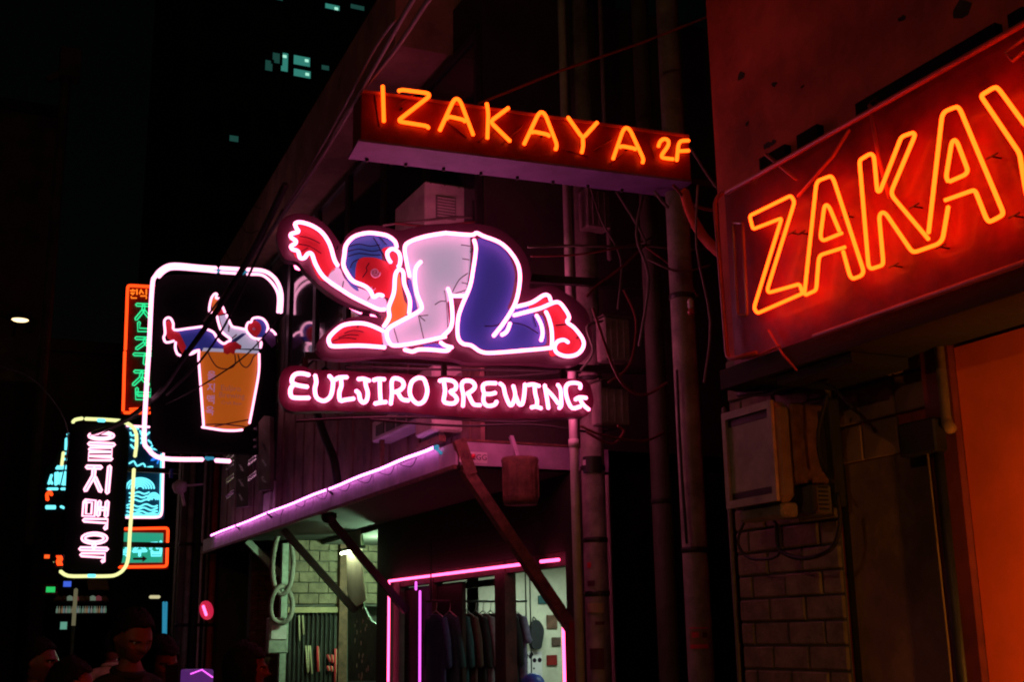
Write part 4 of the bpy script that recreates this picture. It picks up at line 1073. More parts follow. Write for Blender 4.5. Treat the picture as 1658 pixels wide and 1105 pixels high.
MB().lathe(c - Vector((0, 0, .075)), [(.02, 0), (.025, .02), (.012, .04)], 10).build('base', M['red_pipe'], sm)
# bent duct elbow near the sign end
single('bent_duct', MB().tube(smooth([on(1108, 310, 1, 6.5), on(1118, 345, 1, 6.5), on(1140, 385, 1, 6.4), on(1175, 418, 1, 6.1)], 4), .035, 10), M['plaster'], 'fat bent duct curving from the red box sign to the big sign', 'duct', on(1108, 310, 1, 6.5))
# tangle of wires (each a wire of its own)
tang = [
 ([(855, 400), (930, 398), (1010, 400), (1050, 398), (1110, 405), (1180, 400)], 7.5), ([(860, 415), (940, 412), (1030, 395), (1060, 380)], 7.5),
 ([(998, 310), (1020, 345), (1040, 380), (1046, 400)], 7.4), ([(1046, 395), (1010, 430), (970, 460), (950, 480)], 7.4),
 ([(1060, 310), (1080, 335), (1110, 360), (1140, 380)], 7.0), ([(1090, 300), (1120, 330), (1160, 340), (1200, 320)], 6.5),
 ([(1118, 240), (1150, 290), (1170, 315)], 6.4), ([(1046, 400), (1080, 425), (1110, 450), (1130, 480)], 7.2),
 ([(940, 600), (960, 570), (950, 530), (975, 520)], 7.6), ([(950, 700), (990, 720), (1010, 700), (1000, 690)], 7.6),
 ([(620, 365), (680, 358), (760, 352), (830, 370), (880, 395)], 8.8), ([(640, 362), (700, 366), (790, 360), (860, 385)], 8.7),
 ([(955, 300), (975, 360), (1005, 420), (1000, 500)], 7.5), ([(1010, 470), (1030, 520), (1020, 590), (985, 620)], 7.5), ([(1045, 300), (1030, 380), (1050, 450), (1035, 560)], 7.3),
 ([(940, 690), (975, 705), (1040, 715), (1075, 700)], 7.5), ([(1050, 420), (1100, 440), (1150, 430)], 6.8), ([(960, 500), (1000, 610), (1040, 640), (1080, 620)], 7.2), ([(1130, 300), (1128, 400), (1150, 520), (1140, 620)], 6.4)]
TL = ['long wire crossing level just above the figure foot', 'wire rising right to the knot in the gap', 'wire hanging from the red box sign down to the knot', 'wire running from the knot down left to the pole',
      'wire slanting under the 2F end of the red box sign', 'wire looping from the red box sign towards the big sign', 'wire from the 2F corner down to the big sign frame', 'wire falling right from the knot over the thick pole',
      'wire curling beside the ribbed meter boxes', 'wire looping under the meter box beside the letter G', 'wire arching over the back of the bowing figure', 'thinner lower wire over the back of the bowing figure',
      'wire dropping past the dull box under the red box sign', 'wire looping right of the two ribbed meter boxes', 'wavy wire hanging between the meter boxes and the thick pole', 'wire swagging below the letter G to the brown pipe', 'short wire from the knot to the big sign rail', 'slack wire between the upper ribbed box and the thick pole', 'wavy wire hanging just left of the big sign rail']
for i, (p, yy) in enumerate(tang):
    q = [on(a, b, 1, yy + .03 * math.sin(j * 2 + i)) for j, (a, b) in enumerate(p)]
    single('loose_wire', MB().tube(smooth(q, 4), random.uniform(.008, .013), 6), M['cable_grey'] if i % 2 == 0 else M['red_dark'], TL[i], 'wire', q[0], 'tangled wires in the gap')
sag = [([(600, 604), (700, 612), (820, 610), (950, 600), (1040, 598)], 7.98), ([(560, 594), (680, 598), (800, 600), (950, 604)], 7.99), ([(600, 680), (740, 690), (860, 688), (960, 700), (1010, 690)], 7.95), ([(480, 683), (560, 678), (680, 676), (830, 684), (950, 676)], 8.0)]
SL = ['upper black wire sagging between figure sign and letter sign', 'short black wire close above the letter sign', 'black wire sagging under the word BREWING', 'long black wire along the lower edge of the letter sign']
for i, (p, yy) in enumerate(sag):
    q = [on(a, b, 1, yy + .1) for j, (a, b) in enumerate(p)]
    single('loose_wire', MB().tube(smooth(q, 4), .010, 6), M['cable'], SL[i], 'wire', q[0], 'black wires behind the letter sign')

# ---------------------------------------------------------------- cabinet on the pier
cb = thing('wall_heater', 'boxy outdoor unit with recessed front panel fixed on the block pier', 'wall unit', (3.8, 5.1, 2.3))
x0 = 3.86
A0 = on(1172, 668, 0, x0); A1 = on(1252, 648, 0, x0); A2 = on(1258, 812, 0, x0)
zt, zb = A1.z - .0, A2.z
MB().bbox((x0, A1.y, zb), (x0 + .12, A0.y, zt), .035).build('front', M['heater_body'], cb)
MB().box((x0 - .003, A1.y + .04, zb + .08), (x0 - .0005, A0.y - .04, zt - .085)).build('inset_panel', M['heater_face'], cb)
fr = MB()
fr.box((x0 - .02, A1.y, zb), (x0 - .001, A1.y + .035, zt)); fr.box((x0 - .02, A0.y - .035, zb), (x0 - .001, A0.y, zt))
fr.box((x0 - .02, A1.y + .035, zt - .04), (x0 - .001, A0.y - .035, zt)); fr.box((x0 - .02, A1.y + .035, zb), (x0 - .001, A0.y - .035, zb + .04))
fr.build('front_rim', M['heater_face'], cb)
MB().box((x0 - .004, A1.y + .04, zt - .08), (x0 - .001, A0.y - .04, zt - .045)).build('grille', M['dark_metal'], cb)
MB().box((x0 - .004, A1.y + .04, zb + .045), (x0 - .001, A0.y - .04, zb + .075)).build('grille', M['dark_metal'], cb)
MB().bbox((x0 + .12, A1.y + .01, zb + .10), (XA - .10, A0.y - .02, zt), .012).build('casing', M['rust'], cb)  # dark casing colour puts shade on the side of the unit
MB().box((XA - .15, A1.y + .004, zb + .16), (XA - .115, A1.y + .009, zt - .04)).build('side_slot', M['dark_metal'], cb)
MB().bbox((XA - .10, A1.y - .03, zb - .02), (XA - .03, A0.y, zt + .03), .01).build('back_board', M['darkwall'], cb)
MB().bbox((x0 + .03, A1.y + .03, zb - .075), (x0 + .14, A0.y - .04, zb - .002), .012).build('foot_box', M['cement'], cb)
mt_ = MB().bbox((x0 + .20, A1.y - .02, zb - .06), (XA - .12, A0.y - .1, zb + .09), .01).build('lower_casing', M['plaster_dark'], cb)
for i in range(6):
    MB().box((x0 + .23, A1.y - .026, zb - .04 + i * .022), (XA - .15, A1.y - .021, zb - .032 + i * .022)).build('louvre', M['dark_metal'], mt_)
for i, (pts_, r_, lab) in enumerate([
    ([(1205, 845), (1195, 880), (1215, 905), (1260, 900), (1262, 860), (1250, 840)], .008, 'small black hose loop hanging under the wall unit'),
    ([(1258, 850), (1262, 890), (1300, 905), (1345, 890), (1360, 850), (1356, 800)], .012, 'wide black hose loop hanging under the wall unit'),
    ([(1340, 640), (1325, 700), (1330, 750), (1348, 780)], .010, 'short black hose on the right of the wall unit'),
    ([(1195, 640), (1250, 632), (1300, 620), (1340, 618)], .012, 'black cables bundled along the top of the wall unit'),
    ([(1188, 632), (1240, 640), (1310, 612), (1345, 625), (1380, 660)], .008, 'thin black cable drooping over the wall unit')]):
    q = [on(a, b, 0, 4.05) for a, b in pts_]
    single('hose', MB().tube(smooth(q, 4), r_, 8), M['cable'], lab, 'hose', q[0])
q = on(1310, 600, 0, 4.0)
single('tray_light', MB().bbox((3.93, q.y - .16, 2.965), (4.08, q.y + .16, 2.978), .005), M['plaster'], 'small pale plate tucked under the ledge of the big sign', 'plate', (4.0, q.y, 2.97))
# wall edge cable
single('corner_conduit', MB().tube([(XA - .02, 5.99, .0), (XA - .02, 5.99, 3.0)], .014, 8), M['cable_grey'], 'thin conduit down the corner of the block pier', 'conduit', (XA - .02, 5.99, 0))

# ================================================================== BEER CUP SIGN
FBm = Frame((3.0, 15.0, 0), 0)
bs = thing('beer_sign', 'black rounded sign with a figure lying in a beer cup inside a neon border', 'sign', (3.0, 15.0, 4.0))
B1 = lambda p: Z(230, 420, 6.14, p)
B2 = lambda p: Z(40, 420, 2.046, p)
B3 = lambda p: Z(300, 560, 6.907, p)
def fb(p, h): return [FBm.px(x, y, h) for x, y in p]
MB().prism(rounded(fb([(251, 444), (449, 448), (446, 735), (246, 732)], 0), .25, True, 6), FBm.n, .16).build('panel', M['black_panel'], bs)
def bprint(nm, p, m, lvl, cr=False):
    P = fb(p, .004 * lvl)
    if cr: P = smooth(P, 3, True)
    MB().prism(P, FBm.n, .003).build(nm, m, bs)
bprint('printed_cup', B3([(165, 60), (822, 85), (790, 400), (718, 880), (640, 935), (420, 940), (215, 895), (190, 500)]), M['orange_glow'], 1)
bprint('printed_rim', B3([(205, 25), (822, 55), (822, 90), (185, 62)]), M['shirt_glow'], 2)
bprint('printed_legs', B1([(315, 705), (600, 685), (720, 745), (800, 830), (830, 850), (800, 890), (640, 895), (560, 905), (480, 940), (400, 870), (360, 740)]), M['navy_glow'], 1)
bprint('printed_feet', B1([(235, 625), (265, 605), (290, 640), (315, 720), (370, 730), (440, 870), (400, 940), (350, 850), (310, 810), (255, 790), (235, 720)]), M['red_glow'], 2)
bprint('printed_shirt', B1([(765, 565), (840, 550), (895, 670), (1040, 705), (1050, 760), (1180, 810), (1185, 890), (985, 890), (880, 800), (810, 730)]), M['shirt_glow'], 1)
bprint('printed_strap', B1([(870, 820), (1000, 735), (1040, 740), (900, 850)]), M['blue_print'], 2)
bprint('printed_hand', B1([(810, 845), (930, 820), (990, 860), (985, 890), (930, 900), (915, 950), (880, 930), (850, 950), (810, 930)]), M['red_glow'], 3)
bprint('printed_fist', B1([(785, 465), (810, 480), (825, 535), (770, 560), (745, 545)]), M['red_glow'], 2)
bprint('printed_head', B1([(1060, 660), (1120, 610), (1170, 640), (1185, 700), (1150, 760), (1100, 765), (1060, 720)]), M['red_glow'], 3, True)
bprint('printed_hair', B1([(1125, 600), (1190, 590), (1245, 660), (1230, 730), (1185, 775), (1140, 760), (1175, 700), (1165, 640)]), M['navy_glow'], 2, True)
bprint('printed_cup_small', B1([(690, 410), (735, 360), (780, 400), (730, 520), (695, 520)]), M['orange_glow'], 2)
bprint('printed_shoulder', B1([(1205, 780), (1255, 695), (1325, 735), (1330, 850), (1290, 880)]), mat('dark_violet_print', (.12, .06, .22), .6, bump=0), 1)
mb = MB()
for p in [B3([(250, 60), (290, 150), (360, 240), (470, 260), (555, 215), (555, 100)]), B3([(590, 100), (620, 200), (680, 245), (730, 200), (760, 130), (800, 90)]), B3([(230, 885), (420, 880), (560, 895), (680, 910)]), B3([(330, 905), (520, 865), (710, 830)]), B1([(860, 690), (870, 650), (860, 720)]), B1([(1040, 700), (1140, 800), (1160, 880)]), B1([(880, 800), (940, 750)])]:
    mb.tube(smooth(fb(p, .02), 3), .008, 4)
mb.build('drawn_lines', M['ink'], bs)
MB().tube([FBm.px(*B1([(1112 + math.cos(k * .7) * 14 * (1 - k / 14), 690 + math.sin(k * .7) * 14 * (1 - k / 14))])[0], .025) for k in range(13)], .006, 4).build('drawn_eye', M['shirt_print'], bs)
for (x, y), ch in zip(B3([(293, 340), (290, 478), (285, 610), (275, 735)]), '을지맥옥'):
    text(ch, FBm.u, FBm.v, FBm.px(x, y, .02), .125, M['lilac_ink'], bs, 'printed_character')
for (x, y), tx, sz in zip(B3([(510, 480), (520, 560), (520, 645)]), ('Euljiro', 'Brewing', 'Craft Beer'), (.10, .10, .062)):
    text(tx, FBm.u, FBm.v, FBm.px(x, y, .02), sz, M['faint'], bs, 'printed_line')
bt = [('cup_tube', B3([(20, 78), (50, 97), (100, 80), (150, 55), (150, 150), (172, 450), (200, 820), (205, 900)])), ('cup_base_tube', B3([(185, 912), (300, 930), (420, 948), (550, 952), (640, 943)])),
      ('cup_tube', B3([(825, 90), (822, 300), (770, 600), (718, 870)])), ('foot_tube', B1([(600, 670), (450, 690), (320, 703), (310, 640), (285, 590), (250, 583), (222, 615), (228, 700), (228, 745), (215, 780), (240, 828), (318, 812)])),
      ('heel_tube', B1([(335, 825), (330, 880), (350, 940), (382, 958)])), ('leg_tube', B1([(638, 695), (710, 728), (755, 800), (810, 840), (850, 820), (882, 798), (800, 730), (765, 650), (745, 565)])),
      ('shin_tube', B1([(445, 932), (475, 945), (520, 915), (570, 905)])), ('sleeve_tube', B1([(838, 552), (865, 610), (895, 668), (960, 685), (1035, 700)])), ('fist_tube', B1([(798, 468), (825, 530)])),
      ('head_tube', B1([(1190, 792), (1110, 785), (1050, 730), (1035, 680), (1055, 630), (1085, 625), (1100, 590), (1160, 580), (1215, 605), (1250, 670), (1240, 730)])), ('back_tube', B1([(1150, 792), (1185, 830), (1178, 880)])),
      ('glass_tube', B1([(705, 530), (668, 515), (685, 400), (720, 345), (745, 350), (735, 385), (790, 392)])), ('shoulder_tube', B1([(1262, 692), (1300, 715), (1330, 750)]))]
for nm, p in bt: MB().tube(smooth(fb(p, .05), 3), .0155, 6).build(nm, N['beer'], bs)
for nm, p in [('border_tube', B1([(1378, 530), (1385, 350), (1345, 225), (1270, 145), (1180, 110), (1045, 104)])), ('border_tube', B1([(978, 100), (780, 88)])),
              ('border_tube', B1([(738, 88), (560, 75), (320, 55), (210, 88), (135, 165), (100, 280)]) + B2([(412, 290), (403, 430), (396, 590), (408, 628), (455, 660), (590, 664)])), ('border_tube', B2([(632, 667), (680, 670)])),
              ('inner_border_tube', B1([(1350, 530), (1355, 365), (1310, 260), (1240, 185), (1170, 152), (1045, 150)])), ('inner_border_tube', B1([(955, 142), (780, 130)])), ('inner_border_tube', B1([(738, 125), (560, 108), (320, 92), (230, 120), (165, 180)]))]:
    MB().tube(smooth(fb(p, .10), 4), .027 if nm == 'border_tube' else .019, 8).build(nm, N['beer'], bs)
for x, y in B1([(757, 110), (1010, 125)]) + B2([(612, 660)]):
    p = FBm.px(x, y, .09); MB().tube([p - FBm.u * .05, p + FBm.u * .05], .02, 6).bar(p, p - FBm.n * .09, .03, .03).build('tube_holder', N['cyan_dim'], bs)
MB().bar(FBm.w(.62, 5.4, -.08), FBm.w(.92, 5.4, -.08), .08, .08).build('bracket', M['dark_metal'], bs)
MB().bar(FBm.w(.62, 4.6, -.08), FBm.w(.92, 4.6, -.08), .08, .08).build('bracket', M['dark_metal'], bs)
# dark box at its right edge
single('sign_post', MB().bbox((FBm.px(457, 520).x, 14.85, 3.2), (FBm.px(472, 520).x, 15.2, FBm.px(460, 512).z), .02), M['darkwall'], 'black upright box section holding the beer sign edge', 'post', (3.8, 15.0, 3.2))

# ================================================================== 을지맥옥 SIGN (yellow border)
FY = Frame((2.2, 20.0, 0), 0)
ys = thing('neon_sign', 'black upright sign reading 을지맥옥 in pink neon within a yellow tube border', 'sign', (2.2, 20, 2.8))
Y1 = lambda p: Z(90, 660, 3.945, p)
def fy(p, h): return [FY.px(x, y, h) for x, y in Y1(p)]
MB().prism(rounded(fy([(92, 100), (475, 115), (425, 1045), (42, 1040)], 0), .22, True, 5), FY.n, .18).build('panel', M['black_panel'], ys)
def cap_outline(p, wpx):
    """outline of a thick stroke (pixel space) as a closed loop"""
    L = []; R = []
    n = len(p)
    for i in range(n):
        a = Vector((*p[max(i - 1, 0)], 0)); c = Vector((*p[min(i + 1, n - 1)], 0)); d = (c - a).normalized()
        nn = Vector((-d.y, d.x, 0)) * wpx
        q = Vector((*p[i], 0))
        if 0 < i < n - 1:
            d1 = (q - a).normalized(); d2 = (c - q).normalized(); k = 1 / max(.5, math.sqrt((1 + d1.dot(d2)) / 2)); nn = nn * min(k, 1.5)
        L.append((q + nn)); R.append((q - nn))
    d0 = (Vector((*p[1], 0)) - Vector((*p[0], 0))).normalized() * wpx * .8; d1 = (Vector((*p[-1], 0)) - Vector((*p[-2], 0))).normalized() * wpx * .8
    out = L + [L[-1].lerp(R[-1], .5) + d1] + R[::-1] + [L[0].lerp(R[0], .5) - d0]
    return [(v.x, v.y) for v in out]
def ellipse(cx, cy, rx, ry, n=18): return [(cx + rx * math.cos(2 * math.pi * k / n), cy + ry * math.sin(2 * math.pi * k / n)) for k in range(n)]
HG = [
 ('syllable', [('e', (292, 182, 82, 26)), ('e', (292, 182, 62, 13)), ('s', [(215, 233), (372, 240)]), ('s', [(220, 268), (358, 272), (356, 298), (215, 300), (212, 325), (355, 330)])]),
 ('syllable', [('s', [(200, 382), (290, 384)]), ('s', [(246, 392), (242, 440), (190, 530)]), ('s', [(250, 450), (287, 535)]), ('s', [(345, 380), (330, 545)])]),
 ('syllable', [('s', [(188, 600), (245, 602), (238, 690), (182, 688), (188, 606)]), ('s', [(280, 605), (272, 690)]), ('s', [(276, 648), (322, 650)]), ('s', [(330, 605), (322, 695)]), ('s', [(182, 722), (328, 728), (318, 775)])]),
 ('syllable', [('e', (248, 838), None), ('s', [(246, 872), (244, 900)]), ('s', [(158, 905), (328, 908)]), ('s', [(165, 943), (312, 948), (302, 985)])]),
]
for nm, sts in HG:
    mb = MB()
    for s in sts:
        if s[0] == 'e':
            if s[1] == (248, 838):
                for k_ in ((82, 36), (60, 20)): mb.tube(fy(ellipse(248, 838, *k_), .06), .018, 6, True)
            else: mb.tube(fy(ellipse(*s[1]), .06), .018, 6, True)
        else:
            mb.tube(fy(cap_outline(s[1], 9.0), .06), .018, 6, True)
    mb.build('neon_letter', N['pink'], ys)
for p in [[(110, 97), (125, 80), (172, 71)], [(190, 74), (300, 78), (410, 86)], [(430, 92), (480, 115), (512, 160), (517, 230), (507, 315)], [(500, 395), (490, 600), (475, 800), (464, 960), (440, 1030), (390, 1070), (330, 1080), (200, 1080), (80, 1078), (30, 1048)], [(8, 1015), (-2, 985)]]:
    MB().tube(smooth(fy(p, .08), 3), .030, 6).build('border_tube', N['yellow'], ys)
for x, y in [(292, 84), (230, 1078)]:
    q = fy([(x, y)], .1)[0]; MB().tube([q - FY.u * .05, q + FY.u * .05], .03, 6).build('tube_holder', N['cyan'], ys)
MB().bar((2.6, 20.1, 4.4), (3.9, 20.1, 4.4), .08, .08).build('bracket', M['dark_metal'], ys)
MB().bar((2.6, 20.1, 3.2), (3.9, 20.1, 3.2), .08, .08).build('bracket', M['dark_metal'], ys)

# ================================================================== RED 전주집 SIGN
FR = Frame((3.5, 24.0, 0), 0)
rs = thing('neon_sign', 'tall red sign reading 전주집 in green neon behind the beer sign', 'sign', (3.3, 24, 6))
R1 = lambda p: Z(190, 450, 4.8, p)
def frr(p, h): return [FR.px(x, y, h) for x, y in R1(p)]
MB().prism(frr([(75, 55), (325, 70), (290, 1060), (30, 1060)], 0), FR.n, .25).build('panel', M['red_panel'], rs)
for p in [[(322, 72), (90, 60), (80, 70), (62, 560)], [(58, 575), (45, 1035)], [(55, 1050), (150, 1052), (262, 1050)]]:
    MB().tube(rounded(frr(p, .07), .08), .030, 6).build('border_tube', N['redor'], rs)
mb = MB()
for p in [[(95, 1020), (150, 1018), (250, 1015)], [(100, 1035), (240, 1038)]]: mb.tube(frr(p, .05), .018, 5)
mb.build('footer_tube', N['redor'], rs)
green = [
 [[(150, 210), (250, 214)], [(205, 214), (200, 255), (145, 322)], [(205, 255), (245, 305)], [(258, 265), (300, 265)], [(305, 205), (300, 360)], [(168, 348), (165, 405), (298, 410)]],
 [[(145, 470), (290, 474)], [(215, 476), (210, 510), (150, 552)], [(215, 510), (282, 556)], [(130, 596), (292, 600)], [(218, 602), (212, 670)]],
 [[(135, 730), (240, 733)], [(190, 736), (180, 780), (125, 832)], [(190, 780), (242, 832)], [(282, 720), (277, 845)], [(152, 862), (150, 935), (270, 940), (272, 862)], [(150, 900), (270, 904)]]]
for ch in green:
    mb = MB()
    for s in ch:
        lp = cap_outline(s, 10)
        mb.tube(frr(lp, .06), .0135, 5, True)
    mb.build('neon_letter', N['green'], rs)
hd = [[[(100, 100), (140, 100)], [(120, 90), (120, 98)], [(105, 118), (135, 118), (120, 132), (105, 118)], [(152, 90), (152, 130)], [(108, 145), (108, 158), (150, 158)]],
      [[(185, 92), (172, 125)], [(185, 100), (202, 122)], [(225, 90), (225, 130)], [(180, 142), (225, 142), (225, 162)]],
      [[(258, 95), (292, 95)], [(262, 125), (295, 125)], [(268, 98), (268, 124)], [(286, 98), (286, 124)], [(308, 92), (308, 140)], [(262, 145), (305, 145), (262, 162), (305, 162)]]]
for ch in hd:
    mb = MB()
    for s in ch: mb.tube(frr(s, .06), .014, 5)
    mb.build('neon_letter', neon('lit_amber_tube', (1.6, .28, .02)), rs)
MB().bar((4.2, 24.1, 8.0), (4.9, 24.1, 8.0), .1, .1).build('bracket', M['dark_metal'], rs)

# ================================================================== CYAN SEA SIGN (a plain pattern of waves)
FW = Frame((3.0, 23.0, 0), 0)
wsn = thing('neon_sign', 'cyan neon sign of rolling waves behind the yellow bordered sign', 'sign', (3.0, 23, 4))
def fw(p, h): return [FW.px(x, y, h) for x, y in Y1(p)]
MB().prism(fw([(440, 105), (615, 115), (700, 285), (695, 715), (440, 710)], 0), FW.n, .2).build('panel', mat('deep_blue_face', (.01, .06, .12), .5, bump=0), wsn)
for p in [[(455, 118), (600, 126)], [(690, 290), (684, 500), (680, 680), (665, 705), (450, 705)], [(676, 300), (670, 690), (450, 692)]]:
    MB().tube(rounded(fw(p, .06), .1), .022, 6).build('border_tube', N['pink'] if p[0] != (676, 300) else N['cyan'], wsn)
wv = []
for j, yy in enumerate([628, 650, 672, 688]):
    wv.append([(455 + k * 14, yy - 8 * math.sin(k * .9 + j)) for k in range(15)])
for j in range(5):      # scalloped rolling swell
    r_ = 22 + j * 17
    wv.append([(540 + r_ * math.cos(a), 520 - r_ * .75 * math.sin(a)) for a in [k * math.pi / 9 for k in range(10)]])
for j in range(3):
    r_ = 14 + j * 14
    wv.append([(628 + r_ * .9 * math.cos(a), 590 - r_ * math.sin(a)) for a in [k * math.pi / 7 for k in range(8)]])
for j in range(3): wv.append([(470 + k * 16, 548 + j * 24 + 6 * math.sin(k * 1.3 + j)) for k in range(9)])
for p in wv: MB().tube(smooth(fw(p, .05), 2), .016, 5).build('wave_tube', N['cyan'], wsn)
for p in [[(475, 135), (530, 138)], [(478, 160), (485, 180), (525, 172)], [(540, 150), (560, 190), (600, 160)], [(480, 205), (500, 215), (525, 200)], [(480, 240), (500, 262), (522, 250), (515, 235)], [(545, 195), (555, 215), (545, 230)]]:
    MB().tube(smooth(fw(p, .05), 3), .019, 5).build('script_tube', N['cyan'], wsn)
for p in [[(590, 210), (620, 240), (605, 262), (650, 270)], [(600, 300), (640, 310), (610, 340), (655, 330), (650, 360)], [(585, 385), (620, 380), (610, 405), (670, 400)], [(470, 360), (500, 345), (520, 375), (560, 360), (575, 390)]]:
    MB().tube(smooth(fw(p, .05), 3), .016, 5).build('script_tube', N['bluez'] if p[0] == (600, 300) else N['cyan'], wsn)
# the part of a second cyan sign peeking out to the left
lsn = thing('neon_sign', 'pale cyan lettered sign peeking out left of the yellow bordered sign', 'sign', (1.6, 23, 4))
FQ = Frame((1.8, 23.0, 0), 0)
def fq(p, h): return [FQ.px(x, y, h) for x, y in Z(60, 680, 6.14, p)]
MB().prism(fq([(75, 480), (75, 920), (420, 920), (420, 100), (300, 120), (180, 400)], 0), FQ.n, .15).build('panel', M['black_panel'], lsn)
for p in [[(300, 150), (318, 145)], [(290, 190), (285, 300), (310, 300)], [(310, 190), (290, 190)], [(265, 340), (310, 335)], [(265, 395), (300, 395)], [(200, 470), (300, 465)], [(190, 485), (295, 485)], [(185, 530), (185, 650)], [(205, 525), (205, 640)], [(235, 530), (235, 650)], [(262, 520), (262, 650)], [(280, 520), (280, 650)], [(145, 550), (115, 640)], [(130, 600), (150, 640)], [(105, 690), (205, 690)], [(240, 690), (285, 690)], [(90, 865), (180, 865)], [(90, 880), (180, 880)], [(235, 865), (270, 880)]]:
    MB().tube(fq(p, .04), .024, 5).build('neon_stroke', N['cyan'], lsn)
MB().tube(fq([(262, 325), (245, 455)], .06), .03, 6).build('neon_stroke', N['yellow'], lsn)
MB().tube(smooth(fq([(105, 800), (100, 745), (130, 720), (145, 750)], .05), 3), .03, 5).build('neon_stroke', N['redor'], lsn)
# bracket between the two
# ================================================================== GREEN NOODLE HOUSE SIGN
FG = Frame((3.5, 22.0, 0), 0)
gs = thing('neon_sign', 'lit teal sign reading 국수집 with an arrow in a red orange tube frame', 'sign', (3.3, 22, 3.2))
def fgg(p, h): return [FG.px(x, y, h) for x, y in Y1(p)]
MB().prism(fgg([(405, 770), (728, 762), (720, 1035), (400, 1035)], 0), FG.n, .2).build('box', M['red_dark'], gs)
MB().prism(fgg([(415, 800), (688, 805), (682, 992), (410, 995)], .012), FG.n, .008).build('lit_face', N['teal_face'], gs)
MB().tube(rounded(fgg([(430, 778), (718, 772), (710, 1018), (405, 1022)], .07), .05), .026, 6).build('border_tube', N['redor'], gs)
gch = [[[(420, 880), (455, 880), (450, 905)], [(415, 918), (475, 918)], [(420, 935), (455, 935), (452, 948)]],
       [[(538, 870), (535, 885), (500, 912)], [(538, 885), (572, 908)], [(495, 922), (580, 918)], [(538, 922), (536, 950)]],
       [[(608, 870), (650, 868)], [(630, 872), (605, 905)], [(632, 880), (652, 903)], [(672, 858), (672, 915)], [(615, 918), (615, 945), (670, 945), (672, 918)], [(615, 932), (670, 931)]]]
for ch in gch:
    mb = MB()
    for s in ch: mb.tube(fgg(cap_outline(s, 5), .03), .011, 5, True)
    mb.build('neon_letter', N['cyan'], gs)
MB().prism(fgg([(495, 962), (555, 962), (555, 948), (585, 968), (555, 990), (555, 976), (495, 976)], .018), FG.n, .004).build('arrow', M['ink'], gs)
MB().bar((4.1, 22.1, 3.5), (4.7, 22.1, 3.5), .08, .08).build('bracket', M['dark_metal'], gs)

# ================================================================== OTHER SMALL LIT THINGS
def small_sign(name, lab, cat, x0, y0, x1, y1, Y, m, back=M['dark_metal'], pad=.02, d=.08):
    a = on(x0, y0, 1, Y); b = on(x1, y1, 1, Y)
    t = thing(name, lab, cat, ((a.x + b.x) / 2, Y, b.z))
    MB().bbox((a.x - pad, Y + .006, b.z - pad), (b.x + pad, Y + d, a.z + pad), .01).build('case', back, t)
    MB().box((a.x, Y - .002, b.z), (b.x, Y + .004, a.z)).build('lit_face', m, t)
    return t
small_sign('lit_sign', 'tiny green lit sign in a red frame far down the alley', 'sign', 75, 951, 89, 960, 24, neon('lit_green_sign', (.02, .55, .12)), M['red_panel'], .05)
small_sign('lit_sign', 'tiny blue and red lit sign far down the alley', 'sign', 103, 942, 115, 951, 24, neon('lit_blue_sign', (.05, .12, .7)))
small_sign('lit_sign', 'tiny orange lit sign left of the yellow tube corner', 'sign', 72, 899, 80, 905, 22, neon('lit_tiny_orange', (1.6, .15, .02)))
small_sign('display_fridge', 'small pale glowing fridge at the far bar', 'fridge', 98, 1008, 108, 1020, 22, neon('lit_fridge', (.10, .3, .22)))
t = small_sign('neon_sign', 'small orange neon scribble sign on the yellow border corner', 'sign', 91, 900, 101, 918, 19.8, M['black_panel'])
for k in range(3):
    q = [on(92 + k * 3.2 + dx, 901 + dy, 1, 19.76) for dx, dy in ((0, 0), (2, 5), (0, 9), (2, 15))]
    MB().tube(smooth(q, 3), .014, 5).build('neon_stroke', N['redor'], t)
# cyan vertical tube and purple case, red oval
ct = thing('cyan_tube', 'upright pair of dim cyan tubes on the dark wall', 'neon tube', on(267, 1060, 1, 18))
for dx in (-2, 2.4):
    MB().tube([on(267 + dx, 976, 1, 18), on(266 + dx * .8, 1040, 1, 18), on(265 + dx * .5, 1085, 1, 18)], .018, 6).build('tube', N['cyan_dim'], ct)
c = on(335, 989, 1, 16)
ol = thing('oval_lamp', 'small red oval wall lamp with a bright pink bar', 'lamp', c)
MB().prism([c + Vector((.085 * math.cos(a) - .015 * math.sin(a), 0, .12 * math.sin(a))) for a in [k * math.pi / 8 for k in range(16)]], Vector((0, -1, 0)), .06).build('shade', N['oval'], ol)
MB().tube([on(329, 982, 1, 15.98), on(334, 997, 1, 15.98)], .018, 6).build('bar', N['magenta'], ol)
c = on(325, 1097, 1, 10)
pb = thing('lit_counter', 'purple lit glass case low at the foot of the pipes', 'case', (c.x, 10, 0))
cc0 = on(306, 1086, 1, 10); cc1 = on(346, 1086, 1, 10)
MB().bbox((cc0.x, 10.0, 0.3), (cc1.x, 10.35, cc0.z), .01).build('body', neon('lit_purple_case', (.07, .015, .12)), pb)
MB().tube([(cc0.x + .01, 9.98, cc0.z - .03), ((cc0.x + cc1.x) / 2, 9.98, cc0.z + .0), (cc1.x - .01, 9.98, cc0.z - .06)], .006, 6).build('tube', N['violet'], pb)
MB().box((cc0.x + .02, 10.02, 0), (cc1.x - .02, 10.33, .3)).build('plinth', M['dark_metal'], pb)
